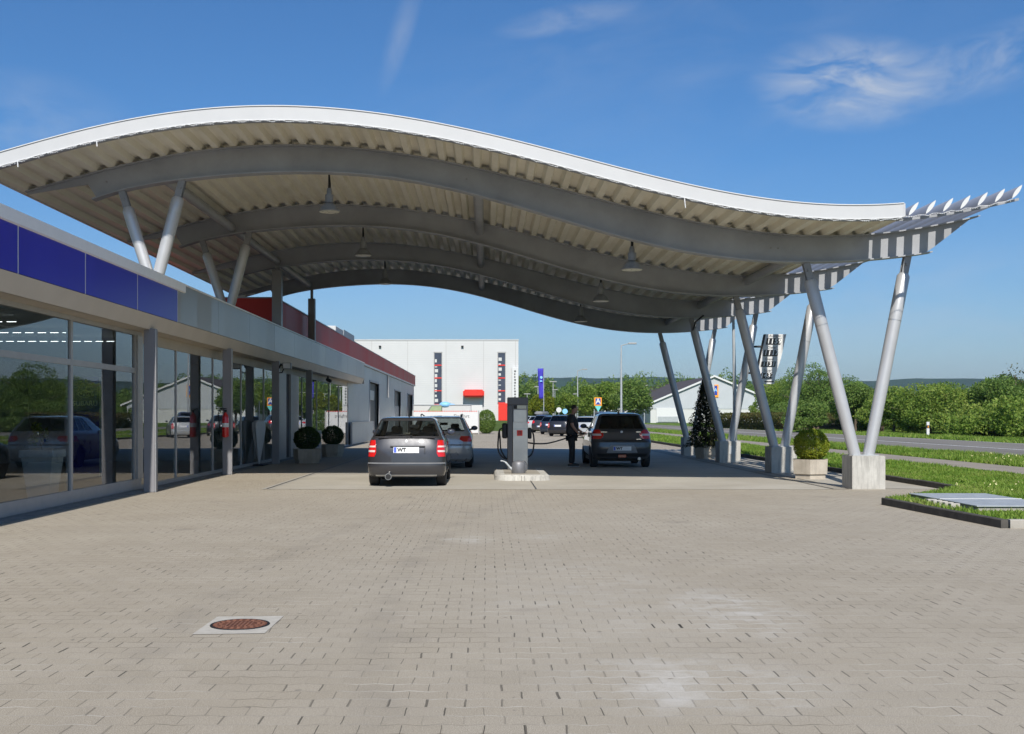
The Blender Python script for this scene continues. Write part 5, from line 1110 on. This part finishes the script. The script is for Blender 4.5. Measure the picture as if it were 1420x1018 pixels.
for k in range(190):
    Y = random.uniform(105, 270); X = random.uniform(38, 38+Y*.75) if Y < 190 else random.uniform(62, 190); px = 675+X*1550/Y
    if px < 1085: continue
    h = max(2.5, 1.5+(577-top(px)-random.uniform(0, 14))*Y/1550*random.uniform(.9, 1.03)); sp_.append((X, Y, h, random.uniform(3., 5.)))
wood('woodland', 'continuous mixed green wood across the road on the right', sp_, 'leaf_wood', 1900, .19)
sp_ = []
for k in range(60):
    Y = random.uniform(70, 125); X = random.uniform(36, 36+Y*.5); px = 675+X*1550/Y
    if px < 1120: continue
    h = max(2.2, 1.5+(577-random.uniform(545, 556))*Y/1550); sp_.append((X, Y, h, random.uniform(2.6, 3.8)))
wood('shrub_thicket', 'dense lighter green thicket along the far side of the road', sp_, 'leaf_light', 2600, .12)
sp_ = []
for k in range(95):
    Y = random.uniform(64, 185); X = random.uniform(32.5, 40); px = 675+X*1550/Y
    if px < 1092: continue
    sp_.append((X, Y, random.uniform(1.7, 3.3), random.uniform(1.9, 3.0)))
wood('shrub_thicket', 'low fresh green scrub at the foot of the wood along the far verge', sp_, 'leaf_light', 1500, .11)
# scrub beyond the frame on the right, seen in the glass
sp_ = [(random.uniform(46, 90), random.uniform(5, 100), random.uniform(4, 8), random.uniform(3, 5)) for k in range(70)]
wood('woodland', 'wood right of the frame, seen only mirrored in the showroom glass', sp_, 'leaf_wood', 500, .34)
# grass
def blades(x0, x1, y0, y1, n, h, z=.085, keep=None):
    p = np.stack([rng.uniform(x0, x1, n), rng.uniform(y0, y1, n)], 1)
    if keep is not None: p = p[keep(p[:, 0], p[:, 1])]
    n = len(p); den = .5+.5*np.sin(p[:, 0]*1.9+np.sin(p[:, 1]*.8)*2)*np.sin(p[:, 1]*1.1+1); hh = h*rng.uniform(.4, 1.3, n)*(.6+.7*den); a = rng.uniform(0, 6.283, n); w = .010+.006*rng.random(n)
    w = w*np.clip(p[:, 1]/22, 1, 2.5)
    dx, dy = np.cos(a)*w, np.sin(a)*w; l = rng.normal(0, .45, (n, 2))*hh[:, None]
    v = np.stack([np.stack([p[:, 0]-dx, p[:, 1]-dy, np.full(n, z)], 1), np.stack([p[:, 0]+dx, p[:, 1]+dy, np.full(n, z)], 1), np.stack([p[:, 0]+l[:, 0], p[:, 1]+l[:, 1], z+hh], 1)], 1); return v.reshape(-1, 3)
def lawnkeep(x, y): return np.where(y < 18.9, x > 7.0-.2*(y-14.9)/4, np.where(y < 22.3, x > 6.67+(y-18.9)*.80, x > 9.45)) & (y > 15.1) & ~((x > 7.2) & (x < 8.7) & (y > 16.4) & (y < 19.7))
v = np.concatenate([blades(6.6, 12.75, 15, 30, 90000, .07, keep=lawnkeep), blades(9.4, 12.8, 30, 60, 30000, .09), blades(14.8, 17.45, 22, 60, 45000, .16), blades(27.5, 31, 40, 110, 26000, .2), blades(9.4, 12.8, 60, 120, 12000, .12), blades(14.8, 17.45, 60, 120, 12000, .18), blades(12.75, 17, 15.2, 22, 5000, .1, keep=lambda x, y: (x < 12.8) | (x > 14.8))])
o = np_mesh('grass', v, 3, 'grass_blade'); tag(o, 'rough green grass with dry tips beside the forecourt and road', 'grass', kind='stuff')
p = np.stack([rng.uniform(9, 12, 160), rng.uniform(17, 23, 160), rng.uniform(.14, .2, 160)], 1); p2 = np.stack([rng.uniform(14.9, 17, 260), rng.uniform(24, 36, 260), rng.uniform(.2, .32, 260)], 1)
o = np_mesh('meadow_flowers', leaves(np.concatenate([p, p2]), .022), 4, 'flower'); tag(o, 'scattered tiny pale yellow flowers in the grass', 'flowers', kind='stuff')

# ================================================================== ROADSIDE THINGS
t = thing('shaft_cover', 'grey two-leaf metal shaft cover lying in the lawn behind the kerb', 'metal cover', (7.95, 18.05, .05))
m = MB(); m.bbox(7.30, 8.62, 16.65, 18.0, .145, .165, .004); m.build('cover_leaf', 'galv', t); m = MB(); m.bbox(7.30, 8.62, 18.04, 19.35, .145, .165, .004); m.build('cover_leaf', 'galv', t)
m = MB(); m.bbox(7.33, 8.59, 16.68, 19.32, .02, .143, .006); m.build('shaft_frame', 'kerb', t); m = MB(); m.box(7.30, 8.62, 18.008, 18.032, .15, .172); m.build('centre_bar', 'white', t)
t = thing('paver_stack', 'short row of loose pale paving stones beside the shaft cover', 'stones', (7.1, 17.6, .08))
for k in range(5): m = MB(); y = 17.0+k*.22; m.bbox(7.06, 7.2, y, y+.1, .08, .17, .006); m.build('stone', 'collar', t)
t = thing('manhole_cover', 'round rusty manhole cover in a pale square collar in the paving', 'manhole cover', (-1.77, 8.02, 0))
m = MB(); m.add([(-2.02, 7.66, .004), (-1.53, 7.70, .004), (-1.52, 8.37, .004), (-2.01, 8.34, .004)], [(0, 1, 2, 3)]); m.build('collar', 'collar', t)
m = MB(); m.lathe([(.212, .004), (.21, .0085), (.195, .0085), (.193, .004)], (-1.77, 8.02, 0), n=40); m.build('cover_rim', 'black', t)
m = MB(); m.lathe([(.192, .005), (.192, .009)], (-1.77, 8.02, 0), n=40); m.build('cover_plate', 'rust', t)
m = MB()
for rr, k in ((.17, 22), (.135, 18)):
    for i in range(k): a = 2*math.pi*i/k; x, y = -1.77+rr*math.cos(a), 8.02+rr*math.sin(a); m.box(x-.012, x+.012, y-.008, y+.008, .009, .0125)
for i in range(-3, 4): m.box(-1.77+i*.028-.006, -1.77+i*.028+.006, 8.02-.09, 8.02+.09, .009, .0125)
m.build('raised_pattern', 'rust2', t)
t = thing('marker_post', 'white roadside marker post with a dark reflector band', 'marker post', (29.0, 73.5, .08)); x, y = 29.0, 73.5
m = MB(); m.prism([(x-.09, 73.45), (x+.09, 73.45), (x+.06, 73.6), (x-.06, 73.6)], 'z', .05, 1.12); m.build('post', 'white', t); m = MB(); m.box(x-.095, x+.095, 73.44, 73.61, .70, .90); m.build('reflector_band', 'dark', t); m = MB(); m.box(x-.03, x+.03, 73.43, 73.439, .73, .87); m.build('reflector', 'orange', t)
# price sign
t = thing('price_sign', 'leaning white fuel price sign with four dark displays, fixed to a column', 'sign', (9.3, 36.4, 2.5)); Y = 36.25; k = Y/1550
def q(px, py): return ((px-675)*k, 1.5+(577-py)*k)
m = MB(); m.prism([q(1061.5, 463.5), q(1090.5, 463.5), q(1083, 497), q(1075.5, 520), q(1073.5, 532.5), q(1057, 532.5), q(1052.5, 510), q(1056, 488)], 'y', Y, Y+.16); b = m.build('sign_board', 'white', t)
m = MB(); m.prism([q(1060.3, 463.5), q(1061.8, 463.5), q(1052.6, 506), q(1051.2, 506)], 'y', Y-.01, Y+.17); m.build('sign_edge', 'black', t)
m = MB(); m.prism([q(1084.3, 464), q(1089.5, 464), q(1085, 482), q(1083.5, 490)], 'y', Y-.012, Y-.003); m.build('side_panel', 'fascia_white', t)
rows = [(469, 478, 1063.5, 1083.5, '1 1 5 9', 'Autogas', 1), (485.2, 494, 1059.5, 1079.5, '1 1 1 7', 'Diesel', 1), (501.3, 508.8, 1056, 1076, '1 1 3 1', 'Diesel', 1), (517, 525, 1055.5, 1072, '1 4 3 7', 'Super', 1)]
for y0, y1, x0, x1, s, lab, u in rows:
    xa, za = q(x0, y1); xb, zb_ = q(x1, y0); sh = (x1-x0)*k*.0+.035
    m = MB(); m.prism([(xa-sh, za), (xb-sh, za), (xb, zb_), (xa, zb_)], 'y', Y-.012, Y-.002); d = m.build('price_display', 'display', t)
    text_obj(s.replace(' ', ''), (zb_-za)*1.05, 'digit', d, ((xa+xb)/2-.01, Y-.016, (za+zb_)/2), (R(90), 0, 0), shear=.18, bold=.004, spacing=1.12)
    text_obj(lab, .115, 'text_grey', t, ((xa+xb)/2+.02, Y-.006, zb_+.075), (R(90), 0, 0), shear=.1)
m = MB(); a0, a1 = q(1066, 527.5), q(1073, 529.5); m.box(q(1060, 0)[0], q(1073, 0)[0], Y-.01, Y-.002, q(0, 530)[1], q(0, 528.5)[1]); m.build('bottom_bar', 'display', t)
m = MB(); m.tube((8.46, YB[2]+.1, q(0, 480.5)[1]), (q(1058, 0)[0], Y+.08, q(0, 480.5)[1]), .035, n=10); m.tube((8.25, YB[2]+.1, q(0, 517)[1]), (q(1056, 0)[0], Y+.08, q(0, 517)[1]), .035, n=10); m.build('bracket_arm', 'black', t)
# flag pole beside the canopy
t = thing('pole', 'tall thin grey pole standing in the grass beside the third V column', 'pole', (9.62, 43.3, 0)); m = MB(); m.path([(9.62, 43.3, 0), (9.6, 43.3, 2.6), (9.55, 43.3, 5.4)], [.085, .07, .05], 14); m.build('shaft', 'galv', t, smooth=50); m = MB(); m.tube((9.6, 43.3, 2.55), (9.6, 43.3, 2.75), .085, n=14); m.build('collar', 'galv', t)
def street_lamp(px, ytop, Y, label, arm=1, z0=0.):
    x = at(px, Y); zt = 1.5+(577-ytop)*Y/1550; t = thing('street_lamp', label, 'street lamp', (x, Y, z0), 'street lamps round the car park')
    m = MB(); m.path([(x, Y, z0), (x, Y, zt*.55), (x, Y, zt)], [.11, .09, .055], 10); m.build('pole', 'galv', t, smooth=50)
    m = MB(); L = 1.0*arm
    if arm: m.path([(x, Y, zt-.02), (x+L*.5, Y, zt+.12), (x+L, Y, zt+.16)], .04, 6); m.bbox(min(x+L*.6, x+L*1.3), max(x+L*.6, x+L*1.3), Y-.15, Y+.15, zt+.10, zt+.24, .03)
    else: m.bbox(x-.55, x+.55, Y-.15, Y+.15, zt, zt+.15, .03)
    m.build('lamp_head', 'frame', t)
street_lamp(861.5, 479, 96, 'tallest slim grey street lamp, above the roof of the fuelled hatchback'); street_lamp(801, 514, 150, 'street lamp rising just behind the head of the man in black')
street_lamp(767, 530, 175, 'street lamp right of the yellowish trees beyond the parked cars', 0); street_lamp(769.5, 541, 215, 'small farther street lamp right of the yellowish trees', 0)
street_lamp(824, 545, 205, 'small street lamp above the orange and blue store sign', 0); street_lamp(798.5, 547, 215, 'small farther street lamp left of the head of the man', 0)
street_lamp(746, 537, 165, 'street lamp just left of the blue flag', 0); street_lamp(731, 547, 190, 'small street lamp above the pump housing', 0); street_lamp(893.5, 535, 215, 'small street lamp above the dark roof of the far store', 0)
# blue flag
Y = 130; t = thing('flag', 'tall blue flag with a pale emblem beyond the parked cars', 'flag', (at(752.5, Y), Y, 0)); k = Y/1550
m = MB(); vs = []; n = 14
for i in range(n):
    py = 511+42*i/(n-1); w0 = at(745.5+2.2*i/(n-1), Y); w1 = at(753.5, Y); z = 1.5+(577-py)*k
    for j in range(5): vs.append((w0+(w1-w0)*j/4, Y+.1*math.sin(j*1.3+i*.6), z))
m.add(vs, [(5*i+j, 5*i+j+1, 5*i+j+6, 5*i+j+5) for i in range(n-1) for j in range(4)]); o = m.build('flag_cloth', 'flagblue', t, smooth=60, recalc=False)
md = o.modifiers.new('s', 'SOLIDIFY'); md.thickness = .01
m = MB(); m.path([(at(754, Y), Y, 0), (at(754, Y), Y, 1.5+67*k)], [.06, .04], 8); m.build('flag_pole', 'galv', t)
m = MB(); m.box(at(748.5, Y), at(752, Y), Y-.13, Y-.12, 1.5+47.5*k, 1.5+49.3*k); m.lathe([(.16, 0), (.16, .01)], (at(750.5, Y), Y-.13, 1.5+53.5*k), 'y', 14); m.build('flag_emblem', 'lightblue', t)
# store sign
Y = 150; k = Y/1550; t = thing('store_sign', 'orange bordered blue store sign with a white letter, above a pointed turquoise base', 'sign', (at(829, Y), Y, 0))
def zz(py): return 1.5+(577-py)*k
m = MB(); m.bbox(at(823.8, Y), at(834.6, Y), Y, Y+.3, zz(563), zz(551.2), .03); m.build('sign_frame', 'orange', t)
m = MB(); m.box(at(825.8, Y), at(832.8, Y), Y-.03, Y-.001, zz(561), zz(552.6)); m.build('sign_face', 'signblue', t); text_obj('A', .95, 'white', t, (at(829.4, Y), Y-.04, zz(556.6)), (R(90), 0, 0), bold=.03)
m = MB(); m.prism([(at(825, Y), zz(563.1)), (at(834, Y), zz(563.1)), (at(829.6, Y), zz(571))], 'y', Y+.02, Y+.28); m.build('sign_point', simple('turquoise', (.15, .6, .6), .5), t); m = MB(); m.tube((at(829.6, Y), Y+.15, 0), (at(829.6, Y), Y+.15, zz(568)), .12, n=10); m.build('sign_pole', 'galv', t)
def roundsign(px, py, Y, label, m_='white'):
    x = at(px, Y); z = 1.5+(577-py)*Y/1550; t = thing('road_sign', label, 'road sign', (x, Y, 0)); m = MB(); m.lathe([(.3, 0), (.3, .03)], (x, Y, z), 'y', 20); m.build('sign_disc', m_, t); m = MB(); m.tube((x, Y+.06, 0), (x, Y+.06, z+.2), .035, n=8); m.build('sign_pole', 'galv', t)
roundsign(775, 568.5, 128, 'white round road sign above the parked cars'); roundsign(783.5, 570.5, 128, 'bluish round road sign left of the man above the cars', 'lightblue')

# ================================================================== FAR STORE
st = thing('store_building', 'large white gabled store with a long brown roof beyond the road', 'building', (42, 230, 0)); Y0, Y1 = 230, 330; k = Y0/1550
xl, xr, xa = at(902, Y0), at(1079, Y0), at(990, Y0); ze, za = 1.5+16*k, 1.5+54.5*k
m = MB(); m.prism([(xl, -.1), (xr, -.1), (xr, 5.0), (xl, 5.0)], 'y', Y0, Y1) if False else m.prism([(xl, -.1), (xr, -.1), (xr, ze-.3), (xl, ze-.3)], 'y', Y0+.01, Y1); m.build('lower_wall', 'offwhite', st)
m = MB(); m.prism([(xl-.02, ze-.9), (xr+.02, ze-.9), (xr+.02, ze+.1), (xa, za-.1), (xl-.02, ze+.1)], 'y', Y0-.08, Y1); m.build('gable_wall', 'clad_aldi', st)
m = MB(); th = .25
for s in (1, -1):
    e = (xl-1.2, ze-.35) if s == 1 else (xr+1.2, ze-.35); m.add([(e[0], Y0-.5, e[1]), (xa, Y0-.5, za), (xa, Y1, za), (e[0], Y1, e[1]), (e[0], Y0-.5, e[1]+th), (xa, Y0-.5, za+th), (xa, Y1, za+th), (e[0], Y1, e[1]+th)], [(0, 1, 2, 3), (7, 6, 5, 4), (0, 4, 5, 1), (1, 5, 6, 2), (2, 6, 7, 3), (3, 7, 4, 0)])
m.build('roof', 'darkroof', st); m = MB()
for s in (1, -1):
    e = (xl-1.25, ze-.4) if s == 1 else (xr+1.25, ze-.4); m.add([(e[0], Y0-.6, e[1]), (xa, Y0-.6, za-.05), (xa, Y0-.5, za-.05), (e[0], Y0-.5, e[1]), (e[0], Y0-.6, e[1]+.38), (xa, Y0-.6, za+.33), (xa, Y0-.5, za+.33), (e[0], Y0-.5, e[1]+.38)], [(0, 1, 5, 4), (1, 2, 6, 5), (2, 3, 7, 6), (3, 0, 4, 7), (4, 5, 6, 7), (3, 2, 1, 0)])
m.build('verge_board', 'white', st)
m = MB(); m.box(at(990.5, Y0), at(996, Y0), Y0-.25, Y0-.12, zz(1) if False else 1.5+26*k, 1.5+43.5*k); b = m.build('store_sign_frame', 'orange', st)
m = MB(); m.box(at(990.6, Y0), at(994.2, Y0), Y0-.28, Y0-.251, 1.5+29*k, 1.5+42*k); m.build('store_sign_face', 'signblue', b); text_obj('A', 1.0, 'lightblue', b, (at(992, Y0), Y0-.29, 1.5+36*k), (R(90), 0, 0), bold=.03)
m = MB(); m.bbox(xl-5, xl-.8, Y0+25, Y1-10, 0, ze-.8, .1); m.build('side_wall', 'plastic_grey', st); m = MB()
for i in range(9): m.box(xl-5.1, xl-5.02, Y0+27+i*6, Y0+30+i*6, .1, 3.2)
for i in range(3): m.box(xl-4.6+i*1.3, xl-4.1+i*1.3, Y0+24.85, Y0+24.97, .1, 3.4)
m.build('side_panel', 'offwhite', st)
m = MB(); m.box(at(910, Y0), at(941, Y0), Y0-.2, Y0-.12, .2, 3.2); m.build('loading_door', 'white', st); m = MB(); m.box(at(912, Y0), at(940, Y0), Y0-.3, Y0-.22, .3, 1.4); m.build('trolley_rail', 'galv', st)
t = thing('low_building', 'low white building with dark window bands behind the fuelled hatchback', 'building', (at(865, 240), 240, 0)); m = MB(); m.bbox(at(838, 240), at(893, 240), 240, 252, 0, 3.6, .05); m.build('wall', 'offwhite', t); m = MB()
for i in range(5): m.box(at(841+i*10, 240), at(846+i*10, 240), 239.9, 239.97, .8, 3.0)
m.build('window_band', 'fargl', t); m = MB(); m.box(at(836, 240), at(895, 240), 239.5, 252.5, 3.61, 3.8); m.build('roof', 'darkroof', t)
# ================================================================== HAZE
hz = NT('haze'); pv = hz.n('VolumePrincipled'); pv.inputs['Color'].default_value = (.62, .78, 1., 1); pv.inputs['Density'].default_value = .0001; pv.inputs['Anisotropy'].default_value = .2; hz.l(pv.outputs[0], hz.out.inputs['Volume'])
m = MB(); m.box(-5000, 9600, -200, 6400, -1.1, 240); o = m.build('haze', hz.m); o['kind'] = 'stuff'; o['label'] = 'thin blue haze in the far air'; o['category'] = 'haze'
